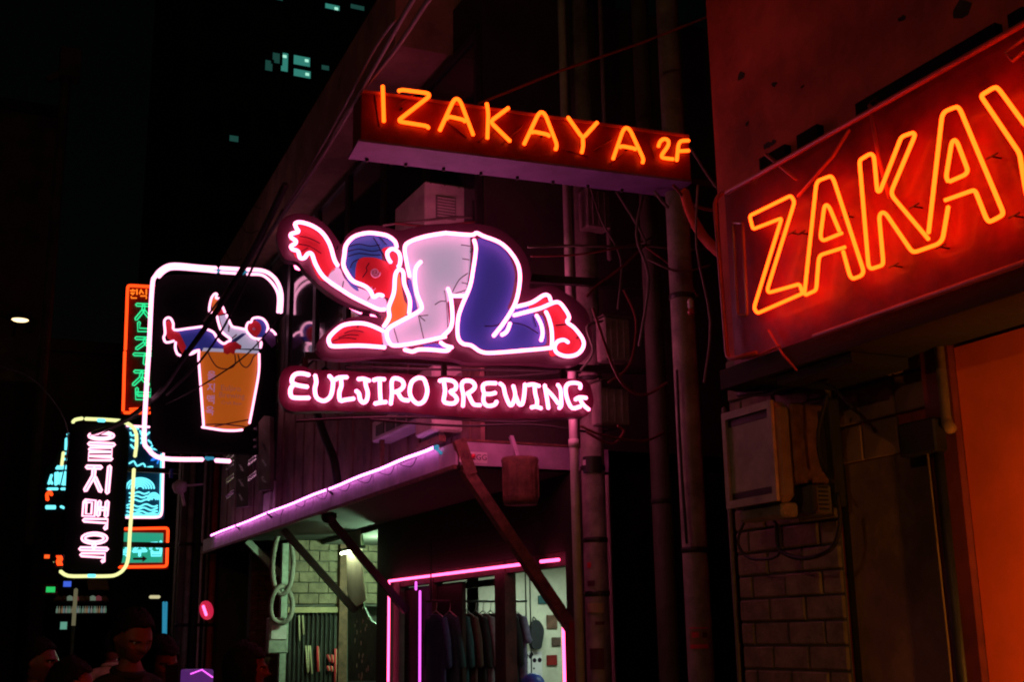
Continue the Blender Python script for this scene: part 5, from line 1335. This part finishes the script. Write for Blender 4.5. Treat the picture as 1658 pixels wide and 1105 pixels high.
# round camera housing
c = on(291, 788, 1, 18)
cm = thing('round_floodlight', 'small round pale floodlight on a bracket beside the pipes', 'floodlight', c)
MB().lathe(c, [(.02, -.12), (.09, -.08), (.11, 0), (.10, .05), (.03, .09)], 14, (-.2, -.3, 1)).build('head', M['white_metal'], cm)
MB().bar(c, c + Vector((.35, .05, .05)), .03, .03).build('arm', M['white_metal'], cm)
MB().bar(c + Vector((.02, 0, -.05)), c + Vector((.08, 0, -.28)), .04, .04).build('stem', M['white_metal'], cm)
c = on(277, 767, 1, 18)
single('blue_tag', MB().bbox((c.x - .02, 18, c.z - .07), (c.x + .03, 18.03, c.z + .07), .005), M['blue_plastic'], 'small blue tag hanging right of the wave sign', 'tag', c)

# street lamp at left
sx = on(30, 518, 1, 25)
sl2 = thing('street_lamp', 'lit white street lamp head at the far left', 'street lamp', (sx.x, 25, 0))
MB().bar(sx + Vector((0, 1.9, .12)), sx + Vector((0, 0, .12)), .05, .05).build('arm', M['dark_metal'], sl2)
MB().lathe(sx, [(.22, 0), (.25, .03), (.16, .10), (.05, .15)], 16).build('head', M['dark_metal'], sl2)
MB().lathe(sx + Vector((.03, 0, -.04)), [(.05, 0), (.13, .02), (.16, .04)], 14).build('lens', N['street'], sl2)

# tall pole at left
pl = on(85, 400, 1, 24)
P = thing('utility_pole', 'tall slim reddish pole in front of the far left wall', 'pole', (pl.x, 24, 0))
q0 = on(70, 590, 1, 24); q1 = on(110, 90, 1, 24)
MB().tube([(q0.x, 24, 3.5), (q0.x, 24, q0.z), (q0.x, 24, q1.z)], .10, 10).build('shaft', M['plaster_dark'], P)
MB().bar((q0.x - .35, 24, q1.z - .6), (q0.x + .15, 24, q1.z - .2), .12, .12).build('crossarm', M['plaster_dark'], P)
MB().box((q0.x - .15, 23.8, q1.z - .5), (q0.x + .25, 24.2, q1.z + .1)).build('transformer', M['plaster_dark'], P)
# a street lamp of the same kind in the alley behind the viewer
bl = thing('street_lamp', 'street lamp standing in the alley behind the viewer', 'street lamp', (-3.6, 0.6, 0))
MB().lathe((-3.9, 0.6, 0), [(.09, 0), (.05, 5.3)], 12).build('pole', M['dark_metal'], bl)
MB().bar((-3.9, .6, 5.3), (-3.5, .6, 5.3), .05, .05).build('arm', M['dark_metal'], bl)
MB().lathe((-3.5, 0.6, 5.2), [(.2, 0), (.22, .03), (.1, .12)], 14).build('head', M['dark_metal'], bl)
MB().lathe((-3.5, 0.6, 5.15), [(.05, 0), (.15, .02), (.17, .045)], 14).build('lens', neon('lit_sodium_lens', (5, 2.2, .7)), bl)
lamp_light('lens_light', (-3.5, .6, 5.08), 135, (1, .50, .22), .12, bl)

# ================================================================== BACKGROUND BUILDINGS
def building(name, lab, x0, x1, y0, y1, h, m):
    t = thing(name, lab, 'building', ((x0 + x1) / 2, (y0 + y1) / 2, 0))
    MB().box((x0, y0, 0), (x1, y1, h)).build('wall', m, t)
    MB().box((x0 - .1, y0 - .1, h), (x1 + .1, y1 + .1, h + .25)).build('parapet', M['darkwall'], t)
    return t
def windows(t, x0, x1, y, z0, nz, dz, nx, w_, h_, lit=None, glassm=None):
    for i in range(nx):
        for j in range(nz):
            xx = x0 + (x1 - x0) * (i + .5) / nx; zz_ = z0 + j * dz
            fr_ = MB()
            fr_.box((xx - w_ / 2, y - .06, zz_), (xx + w_ / 2, y - .005, zz_ + .08)); fr_.box((xx - w_ / 2, y - .06, zz_ + h_ - .08), (xx + w_ / 2, y - .005, zz_ + h_))
            for s in (-1, 0, 1): fr_.box((xx + s * (w_ / 2 - .04) - .04, y - .06, zz_ + .08), (xx + s * (w_ / 2 - .04) + .04, y - .005, zz_ + h_ - .08))
            f = fr_.build('window', M['dark_metal'], t)
            for s in (-1, 1):
                mm = glassm or M['glass']
                if lit and (i, j, s) in lit: mm = lit[(i, j, s)]
                MB().box((xx + (s * (w_ / 4) - w_ / 4 + .04), y - .03, zz_ + .08), (xx + (s * (w_ / 4) + w_ / 4 - .04), y - .02, zz_ + h_ - .08)).build('pane', mm, f)
# left far wall
lx = on(68, 500, 1, 27).x
lb = building('plaster_house', 'dull brown plastered house at the far left edge', -14, lx, 27, 38, 13.2, M['plaster_dark'])
windows(lb, -9, lx - .6, 27, 3.2, 3, 3.2, 3, 1.3, 1.4)
MB().box((lx - 1.6, 26.97, 0), (lx + .0, 26.995, 7.1)).build('dark_cladding', M['darkwall'], lb)
# dark low building behind far signs, with the bar in it
mbx0, mbx1 = lx + .02, on(190, 1000, 1, 26).x
br = building('bar_house', 'dark house with a lit open bar front at the end of the alley', lx + .15, mbx1 + .9, 26, 34, 7.6, M['darkwall'])
bx0, bx1 = on(72, 1000, 1, 25.9).x, on(176, 1000, 1, 25.9).x
MB().box((bx0, 25.93, 0.3), (bx1, 25.98, 2.9)).build('bar_dark_sheet', M['black_panel'], br)  # black sheet stands in for the dark inside of the bar
aw = on(145, 938, 1, 25.2); aw2 = on(177, 955, 1, 25.2)
MB().prism([(aw.x, 25.2, aw2.z), (aw2.x, 25.2, aw2.z), (aw2.x, 25.6, aw.z), (aw.x, 25.6, aw.z)], Vector((0, -.8, .6)), .03).build('awning', M['tan'], br)
# bar shelf: bottles and some bowls get their own glow for bar light
sh = thing('bar_shelf', 'shelf holding a row of small bright bottles in the far bar', 'shelf', ((bx0 + bx1) / 2, 25.6, 2.2))
zs1 = on(120, 986, 1, 25.6).z; zs0 = on(120, 972, 1, 25.6).z
MB().box((bx0 + .1, 25.5, zs1 - .12), (bx1 - .05, 25.9, zs1 - .09)).build('shelf_board', M['dark_metal'], sh)
MB().box((bx0 + .1, 25.5, zs0 - .05), (bx1 - .05, 25.9, zs0 - .02)).build('shelf_board', M['dark_metal'], sh)
cols = [(.5, .8, .6), (.6, .55, .35), (.7, .4, .2), (.4, .7, .7), (.7, .7, .6), (.3, .6, .4)]
ORD = ['first', 'second', 'third', 'fourth', 'fifth', 'sixth', 'seventh', 'eighth', 'ninth', 'tenth', 'eleventh', 'twelfth', 'thirteenth', 'fourteenth', 'fifteenth', 'sixteenth', 'seventeenth', 'eighteenth', 'nineteenth', 'twentieth', 'twenty-first', 'twenty-second', 'twenty-third', 'twenty-fourth']
bmats = [neon('own_bottle_glow', tuple(c * .20 for c in cc)) for cc in cols]
bprofs = [(.016, 0), (.018, .02), (.018, .07), (.007, .10), (.007, .13)]
for i in range(24):
    xx = bx0 + .2 + (i + random.uniform(-.3, .3)) * (bx1 - bx0 - .3) / 23; zz_ = zs1 - .088
    single('bottle', MB().lathe((xx, 25.6, zz_), bprofs, 8), bmats[i % 6], ORD[i] + ' small glowing bottle from the left on the far bar shelf', 'bottle', (xx, 25.6, zz_), 'bottles on the far bar shelf')
for i in range(9):
    xx = bx0 + .2 + i * (bx1 - bx0 - .35) / 8; zz_ = zs0 - .018
    single('domed_bowl', MB().lathe((xx, 25.6, zz_), [(.09, 0), (.085, .03), (.05, .08), (.01, .10)], 10), [M['cream'], M['tan'], neon('glow_pale_bowl', (.10, .14, .10)), neon('glow_red_bowl', (.10, .02, .025))][i % 4], ORD[i] + ' domed bowl from the left on the upper shelf of the far bar', 'bowl', (xx, 25.6, zz_), 'domed bowls on the upper bar shelf')  # some bowls glow by themselves, as if lit by the bar
q0 = on(123, 955, 1, 22); q1 = on(118, 1050, 1, 22)
tp = thing('pale_post', 'thin post with a pale top given its own glow before the far bar', 'post', (q0.x, 22, 0))
MB().tube([(q0.x, 22, 0), (q0.x, 22, q0.z - .6)], .03, 8).build('lower_post', M['green_paint'], tp)
MB().tube([(q0.x, 22, q0.z - .6), (q0.x, 22, q0.z)], .032, 8).build('glow_top', neon('glow_post_top', (.12, .11, .06)), tp)  # brightness of the post top put in as emission
# middle dark house carrying the signs
mh = building('corner_house', 'dark corner house behind the stacked korean signs', mbx1 + .95, 9.5, 25, 34, 6.4, M['darkwall'])
windows(mh, mbx1 + 1.2, 9.2, 25, 3.6, 1, 3, 5, 1.0, 1.3)
bwx = on(210, 1000, 1, 24.9).x
MB().bbox((mbx1 + 1.0, 24.85, 0), (mbx1 + 2.6, 24.995, 2.7), .02).build('brown_shutter', M['plaster_dark'], mh)
c = on(251, 970, 1, 24)
wl = thing('wall_light', 'small pale wall light on the dark corner house', 'lamp', c)
MB().bbox((c.x - .10, 24, c.z), (c.x + .10, 24.1, c.z + .06), .02).build('case', neon('lit_small_wall_light', (.6, .55, .3)), wl)
MB().box((c.x - .02, 24.05, c.z + .06), (c.x + .02, 24.9, c.z + .1)).build('arm', M['dark_metal'], wl)
# wall between alley and pipes: return at end of building B, with bunch of pipes
for i, (px, rr_, m_, lab) in enumerate([(290, .06, 'plaster_dark', 'leftmost dull drain pipe past the overhang end'), (301, .045, 'cement', 'pale drain pipe second from left past the overhang'), (322, .02, 'white_metal', 'thin pale conduit between the drain pipes'), (331, .02, 'cement', 'thin dull conduit left of the overhang end'), (314, .05, 'darkwall', 'dark drain pipe behind the thin conduits'), (341, .05, 'plaster', 'brown drain pipe right against the overhang end')]):
    c = on(px, 1000, 1, 18.9 - .02 * i)
    t = thing('drain_pipe', lab, 'pipe', (c.x, c.y, 0), 'pipes past the end of the overhang')
    MB().tube([(c.x, c.y, 0), (c.x, c.y, 4.5 + .3 * (i % 3))], rr_, 10).build('pipe', M[m_], t)
    for z in (1.9, 3.1): MB().lathe((c.x, c.y, z), [(rr_ * 1.15, 0), (rr_ * 1.15, .05)], 10).build('collar', M['dark_metal'], t)
rw = thing('return_wall', 'patched grey side wall holding the drain pipes at the overhang end', 'wall', (4.3, 19.1, 0))
rx0 = on(281, 1000, 1, 19.1).x
MB().box((rx0, 19.1, 0), (8, 19.3, 5.4)).build('wall', M['plaster_dark'], rw)
for i in range(4): MB().bbox((rx0 + .35 + .28 * i, 19.06, 3.1), (rx0 + .61 + .28 * i, 19.1, 5.0 - .1 * (i % 2)), .01).build('panel', M['panel_wood'], rw)
# far tower with lit windows
FT = 70.0
tw0, tw1 = on(300, 100, 1, FT).x, on(1000, 100, 1, FT).x
tw = building('apartment_tower', 'distant dark tower with a few teal lit windows above the alley', tw0, tw1, FT, FT + 15, 62, mat('tower_concrete', (.08, .08, .08), .9))
rowz = [(on(460, 105, 1, FT).z - 1.0)]
z_lo = on(460, 128, 1, FT).z; z_hi = on(460, 84, 1, FT).z; z_up = on(540, 15, 1, FT).z
def pane(x0, y0, x1, y1, m, par):
    a = on(x0, y0, 1, FT - .1); b = on(x1, y1, 1, FT - .1)
    f = MB().box((a.x - .1, FT - .08, b.z - .1), (b.x + .1, FT - .001, b.z)).box((a.x - .1, FT - .08, a.z), (b.x + .1, FT - .001, a.z + .1)).box((a.x - .1, FT - .08, b.z), (a.x, FT - .001, a.z)).box((b.x, FT - .08, b.z), (b.x + .1, FT - .001, a.z)).build('window', M['dark_metal'], par)
    MB().box((a.x, FT - .05, b.z), (b.x, FT - .03, a.z)).build('pane', m, f)
    return f, a, b
for (x0, y0, x1, y1, k) in [(476, 88, 502, 108, 'win'), (476, 110, 503, 127, 'win'), (442, 84, 455, 103, 'win_dim'), (456, 84, 466, 116, 'win'), (430, 96, 441, 115, 'win_dim'), (521, 104, 533, 114, 'win_dim'), (527, 4, 550, 17, 'win'), (568, 5, 590, 17, 'win_dim'), (434, -8, 458, 1, 'win_dim'), (372, 218, 386, 230, 'win_dim')]:
    f, a, b = pane(x0, y0, x1, y1, N[k], tw)
    if k == 'win': MB().bbox((b.x - .35, FT - .10, a.z - .35), (b.x - .1, FT - .051, a.z - .15), .02).build('room_lamp', N['win_hot'], f)
for ix in range(10):
    for iz_ in range(5):
        x0 = 330 + ix * 46; y0 = 260 + iz_ * 82 - 82 * 3
        if 420 < x0 + 15 < 600 and y0 < 130: continue
        pane(x0, y0, x0 + 26, y0 + 34, M['glass'], tw)

# ================================================================== OVERHEAD CABLES
cabs = [
 ([(692, -20, 4.2), (668, 0, 4.6), (600, 120, 6.5), (531, 239, 8.5), (465, 335, 10.5), (396, 430, 12.5), (330, 520, 13.8)], .014),
 ([(715, -25, 4.2), (692, 2, 4.6), (640, 80, 6.0), (563, 179, 7.9), (500, 290, 9.8), (435, 382, 12.0), (370, 470, 13.4)], .014),
 ([(640, 30, 5.0), (600, 90, 6.4), (548, 190, 8.0), (490, 290, 10.0), (420, 400, 12.2)], .010),
 ([(462, 300, 10.0), (410, 405, 11.5), (350, 505, 12.6), (290, 590, 13.6), (255, 640, 14.6), (200, 682, 17.5), (150, 702, 19.6)], .034),
 ([(458, 340, 10.0), (420, 410, 11.5), (365, 525, 12.6), (320, 590, 13.4), (270, 640, 14.4)], .014),
 ([(452, 512, 12.5), (425, 548, 13.0), (380, 590, 13.5), (300, 640, 14.3), (238, 668, 16.0), (160, 705, 19.4)], .009),
 ([(-10, 590, 15), (60, 620, 16), (110, 700, 18), (95, 800, 21)], .010),
]
cl = ['thick black cable crossing in front of the beer sign', 'thin cable crossing the lying figure and cup', 'thin pale cable falling to the yellow bordered sign']
for i, (p, r_) in enumerate(cabs):
    q = [on(a, b, 1, y) for a, b, y in p]
    lab = ['upper left cable of the bundle over the alley', 'upper right cable of the bundle over the alley', 'thinnest short cable of the bundle over the alley'][i] if i < 3 else (cl[i - 3] if i < 6 else 'thin cable dropping at the far left of the signs')
    single('overhead_cable', MB().tube(smooth(q, 5), r_, 6), M['cable_grey'] if i < 3 else M['cable'], lab, 'cable', q[0], 'cables strung over the alley')

# ================================================================== PEOPLE
def person(label, x, y, h, yaw, top, legs, hairm, look=0.0, arm_fwd=0.5, bag=False, phone=False, hair_long=False, beard=False):
    """standing figure of height h facing yaw (0 = towards -Y); one continuous skinned body"""
    s = h / 1.75
    J = {}; V = []; E = []; R = []
    def a(n, p, r, par=None):
        J[n] = len(V); V.append(Vector(p) * s); R.append(r * s)
        if par is not None: E.append((J[par], J[n]))
    a('pelvis', (0, 0, .94), .135); a('belly', (0, -.005, 1.08), .13, 'pelvis'); a('chest', (0, 0, 1.27), .15, 'belly'); a('collar', (0, .01, 1.41), .095, 'chest'); a('neck', (0, -.005, 1.49), .052, 'collar'); a('skull', (0, -.01, 1.57), .055, 'neck')
    for sd in (-1, 1):
        n = 'L' if sd < 0 else 'R'
        a(n + 'hip', (sd * .10, 0, .86), .098, 'pelvis'); a(n + 'knee', (sd * .11, -.02, .48), .062, n + 'hip'); a(n + 'calf', (sd * .11, .01, .34), .060, n + 'knee'); a(n + 'ankle', (sd * .11, .02, .09), .042, n + 'calf')
        a(n + 'ball', (sd * .12, -.11, .04), .04, n + 'ankle'); a(n + 'toe', (sd * .125, -.17, .03), .028, n + 'ball')
        a(n + 'sh', (sd * .175, .01, 1.395), .068, 'collar'); a(n + 'elb', (sd * .235, .02 - .06 * arm_fwd, 1.12), .046, n + 'sh')
        wx, wy, wz = sd * (.235 - .10 * arm_fwd), -.02 - .24 * arm_fwd, 1.12 - .24 + .26 * arm_fwd
        a(n + 'wr', (wx, wy, wz), .029, n + 'elb')
        d = Vector((wx, wy, wz)) - Vector((sd * .235, .02 - .06 * arm_fwd, 1.12)); d.normalize()
        pal = Vector((wx, wy, wz)) + d * .07
        a(n + 'palm', tuple(pal), .030, n + 'wr')
        sidev = d.cross(Vector((0, 0, 1)) if abs(d.z) < .8 else Vector((0, 1, 0))).normalized()
        curl = Vector((0, -1, 0)) if abs(d.z) > .5 else Vector((0, 0, 1))
        for fi, (o_, ln) in enumerate([(-.027, .034), (-.009, .04), (.009, .038), (.026, .030)]):
            b0 = pal + sidev * o_ + d * .02
            a(n + 'f%da' % fi, tuple(b0), .0105, n + 'palm'); b1 = b0 + d * ln * .9
            a(n + 'f%db' % fi, tuple(b1), .0095, n + 'f%da' % fi); b2 = b1 + (d * .6 + curl * .6).normalized() * ln * .8
            a(n + 'f%dc' % fi, tuple(b2), .0085, n + 'f%db' % fi)
        t0 = Vector((wx, wy, wz)) + d * .03 - sidev * sd * .03
        a(n + 'ta', tuple(t0), .012, n + 'palm'); a(n + 'tb', tuple(t0 + d * .03 - sidev * sd * .02), .010, n + 'ta'); 
    me = bpy.data.meshes.new('person_body'); me.from_pydata([tuple(v) for v in V], E, [])
    ob = bpy.data.objects.new('tmp_person', me); COL.objects.link(ob)
    sk_ = ob.modifiers.new('skin', 'SKIN'); sub = ob.modifiers.new('sub', 'SUBSURF'); sub.levels = 1; sub.render_levels = 1
    for i, sv in enumerate(me.skin_vertices[0].data):
        sv.radius = (R[i], R[i] * (.72 if i in (J['pelvis'], J['belly'], J['chest'], J['collar']) else 1)); sv.use_root = (i == J['pelvis'])
    dg = bpy.context.evaluated_depsgraph_get(); em = bpy.data.meshes.new_from_object(ob.evaluated_get(dg))
    vs = [v.co.copy() for v in em.vertices]; fs = [list(p.vertices) for p in em.polygons]
    bpy.data.objects.remove(ob)
    # head: deformed sphere with face
    hb_ = []; hf = []; nu, nv = 48, 36; hr = .115 * s; hc = Vector((0, -.02, 1.635)) * s
    def G(u, v, cu, cv, su, sv_): return math.exp(-((u - cu) / su) ** 2 - ((v - cv) / sv_) ** 2)
    for j in range(nv + 1):
        th = math.pi * j / nv
        for i in range(nu):
            ph = 2 * math.pi * i / nu
            d = Vector((math.sin(th) * math.sin(ph), -math.sin(th) * math.cos(ph), math.cos(th)))
            u = math.atan2(d.x, -d.y); v = d.z
            r = hr * (1.0 - .20 * d.x * d.x)
            p = d * r; p.z *= 1.12
            if d.z < 0: p.x *= 1 - .30 * (-d.z) ** 1.3; 
            k = 0
            k += .034 * G(u, v, 0, -.20, .13, .10) + .020 * G(u, v, 0, .0, .09, .18)      # nose
            k -= .005 * G(u, v, 0, -.555, .3, .025)
            k += .012 * G(u, v, 0, -.50, .28, .06) + .006 * G(u, v, 0, -.60, .25, .06) + .014 * G(u, v, 0, -.80, .4, .12)   # lips, chin
            k += .012 * G(u, v, .35, .17, .28, .06) + .012 * G(u, v, -.35, .17, .28, .06)   # brow
            k -= .020 * G(u, v, .36, .03, .17, .09) + .020 * G(u, v, -.36, .03, .17, .09)   # eye sockets
            k += .006 * G(u, v, .6, -.2, .25, .2) + .006 * G(u, v, -.6, -.2, .25, .2)
            k += .022 * G(abs(u), v, 1.62, -.05, .10, .2)                                      # ears
            p += Vector((d.x, d.y, 0)).normalized() * k * s if (abs(d.x) + abs(d.y)) > 1e-4 else Vector((0, 0, 0))
            hb_.append(p)
    rotx = Matrix.Rotation(look, 3, 'X')
    base = len(vs)
    vs += [hc + rotx @ p for p in hb_]
    for j in range(nv):
        for i in range(nu): hf.append([base + j * nu + i, base + (j + 1) * nu + i, base + (j + 1) * nu + (i + 1) % nu, base + j * nu + (i + 1) % nu])
    zc = lambda f: sum((vs[i].z for i in f)) / len(f)
    mi = []
    wr = [V[J['Lwr']], V[J['Rwr']]]
    for f in fs:
        c = sum((vs[i] for i in f), Vector()) / len(f)
        hand = any((c - w_).length < .19 * s and (c - V[J[('L', 'R')[k] + 'palm']]).length < (c - w_).length + .03 * s for k, w_ in enumerate(wr))
        mi.append(0 if (c.z > 1.475 * s or hand) else (1 if c.z > .88 * s else (3 if c.z < .075 * s else 2)))
    hmi = []
    for j in range(nv):
        for i in range(nu):
            uu = 2 * math.pi * (i + .5) / nu; uu = uu - 2 * math.pi if uu > math.pi else uu; vv = math.cos(math.pi * (j + .5) / nv)
            brow = abs(abs(uu) - .36) < .24 and .13 < vv < .20
            lips = abs(uu) < .26 and -.62 < vv < -.47
            beard_ = beard and ((vv < -.66 and abs(uu) < 1.3) or (vv < -.30 and .75 < abs(uu) < 1.45) or (abs(uu) < .4 and -.46 < vv < -.36))
            hmi.append(4 if brow else (6 if lips and not beard_ else (5 if beard_ else 0)))
    fs += hf; mi += hmi
    Rz = Matrix.Rotation(math.radians(yaw), 3, 'Z')
    root = thing('person', label, 'person', (x, y, 0))
    def place(vs_, fs_, mats, mi_, name):
        m_ = bpy.data.meshes.new(name); m_.from_pydata([tuple(Rz @ v) for v in vs_], [], fs_)
        for k in mats: m_.materials.append(k)
        m_.polygons.foreach_set('material_index', mi_); m_.polygons.foreach_set('use_smooth', [True] * len(fs_))
        o = bpy.data.objects.new(name, m_); COL.objects.link(o); o.parent = root; return o
    place(vs, fs, [M['skin'], top, legs, M['black'], hairm, M['stubble'], M['lip']], mi, 'body')
    # hair cap: offset copy of the upper/back of the head
    hv = []; hq = []
    for j in range(nv + 1):
        for i in range(nu):
            p = hb_[j * nu + i]; n_ = p.normalized()
            lump = .010 + .004 * math.sin(i * 2.3 + j * 1.7) + .003 * math.sin(i * 5.1 + j * 3.3) + (.026 * max(0, 1 - j / 18) * (1 - .65 * max(0, math.cos(2 * math.pi * i / nu)))) + random.uniform(0, .006)
            hv.append(hc + rotx @ (p + n_ * lump * s))
    for j in range(nv):
        for i in range(nu):
            ph = 2 * math.pi * (i + .5) / nu; front = math.cos(ph); z_ = math.cos(math.pi * (j + .5) / nv)
            lim = .62 - .55 * max(0, .75 - front) if front > -.05 else max(-.66, .18 + 2.2 * (front + .05))
            if hair_long: lim = .50 if front > .6 else -.95
            if z_ > lim: hq.append([j * nu + i, (j + 1) * nu + i, (j + 1) * nu + (i + 1) % nu, j * nu + (i + 1) % nu])
    ho = place(hv, hq, [hairm], [0] * len(hq), 'hair')
    so = ho.modifiers.new('thick', 'SOLIDIFY'); so.thickness = .014; so.offset = -1
    # eyes
    for sd in (-1, 1):
        c = hc + rotx @ (Vector((sd * .036, -.090, .006)) * s)
        e = MB().lathe(Rz @ c, [(.001, .011 * s), (.008 * s, .007 * s), (.0115 * s, 0), (.008 * s, -.007 * s), (.001, -.011 * s)], 8)
        e.v = [v + Vector((x, y, 0)) for v in e.v]; e.build('eye', M['white_metal'], root)
        e = MB().lathe(Rz @ (c + rotx @ Vector((0, -.0105 * s, 0))), [(.005 * s, .0), (.004 * s, .002)], 8, Rz @ (rotx @ Vector((0, -1, 0))))
        e.v = [v + Vector((x, y, 0)) for v in e.v]; e.build('iris', M['black'], root)
    # jacket collar
    mbq = MB().tube([Rz @ (Vector((.075 * math.cos(a_), .005 + .065 * math.sin(a_), 1.465 + .02 * math.sin(a_))) * s) + Vector((x, y, 0)) for a_ in [k * math.pi / 8 for k in range(16)]], .022 * s, 8, True)
    mbq.build('collar', top, root)
    return root
pA = on(213, 1002, 1, 7.0)
person('man in a black jacket looking down, face lit red, short black hair', pA.x, 7.0, 1.80, 22, M['cloth_dark'], M['cloth_dark'], M['hair'], look=.30, arm_fwd=.8, beard=True)
pB = on(258, 1040, 1, 7.3)
person('black-haired person in a cream coat holding a dark phone', pB.x, 7.35, 1.66, 30, M['cream'], M['cloth_dark'], M['hair'], look=.25, arm_fwd=1.2, hair_long=True)
pC = on(62, 1035, 1, 8.0)
person('person in a dark coat at the far left with face turned to the light', pC.x, 8.0, 1.66, 55, M['cloth_brown'], M['cloth_dark'], M['hair'], arm_fwd=.3)
pD = on(110, 1072, 1, 6.2)
person('shorter dark-haired person between the man and the left edge, red light on the cheek', pD.x, 6.2, 1.56, 70, M['cloth_dark'], M['cloth_navy'], M['hair'], look=.1, arm_fwd=.3)
pE = on(392, 1052, 1, 6.6)
person('dark-haired person passing below the brick wall with red light on one cheek', pE.x, 6.6, 1.62, 75, M['cloth_dark'], M['cloth_dark'], M['hair'], look=.05, arm_fwd=.3, hair_long=True)
pF = on(163, 1008, 1, 13.0)
person('person in a tan shirt standing before the far bar, back turned', pF.x, 12.0, 1.74, 165, M['cream'], M['cloth_dark'], M['hair'], look=.5, arm_fwd=.2)
ph = thing('phone', 'dark phone held up by the person in the cream coat', 'phone', on(278, 1096, 1, 6.95))
c = on(278, 1098, 1, 6.98)
MB().bbox((c.x - .035, 6.97, c.z - .07), (c.x + .035, 6.98, c.z + .07), .006).build('body', M['black'], ph)
MB().box((c.x - .031, 6.981, c.z - .064), (c.x + .031, 6.983, c.z + .064)).build('screen', neon('lit_phone_screen', (.10, .05, .04)), ph)
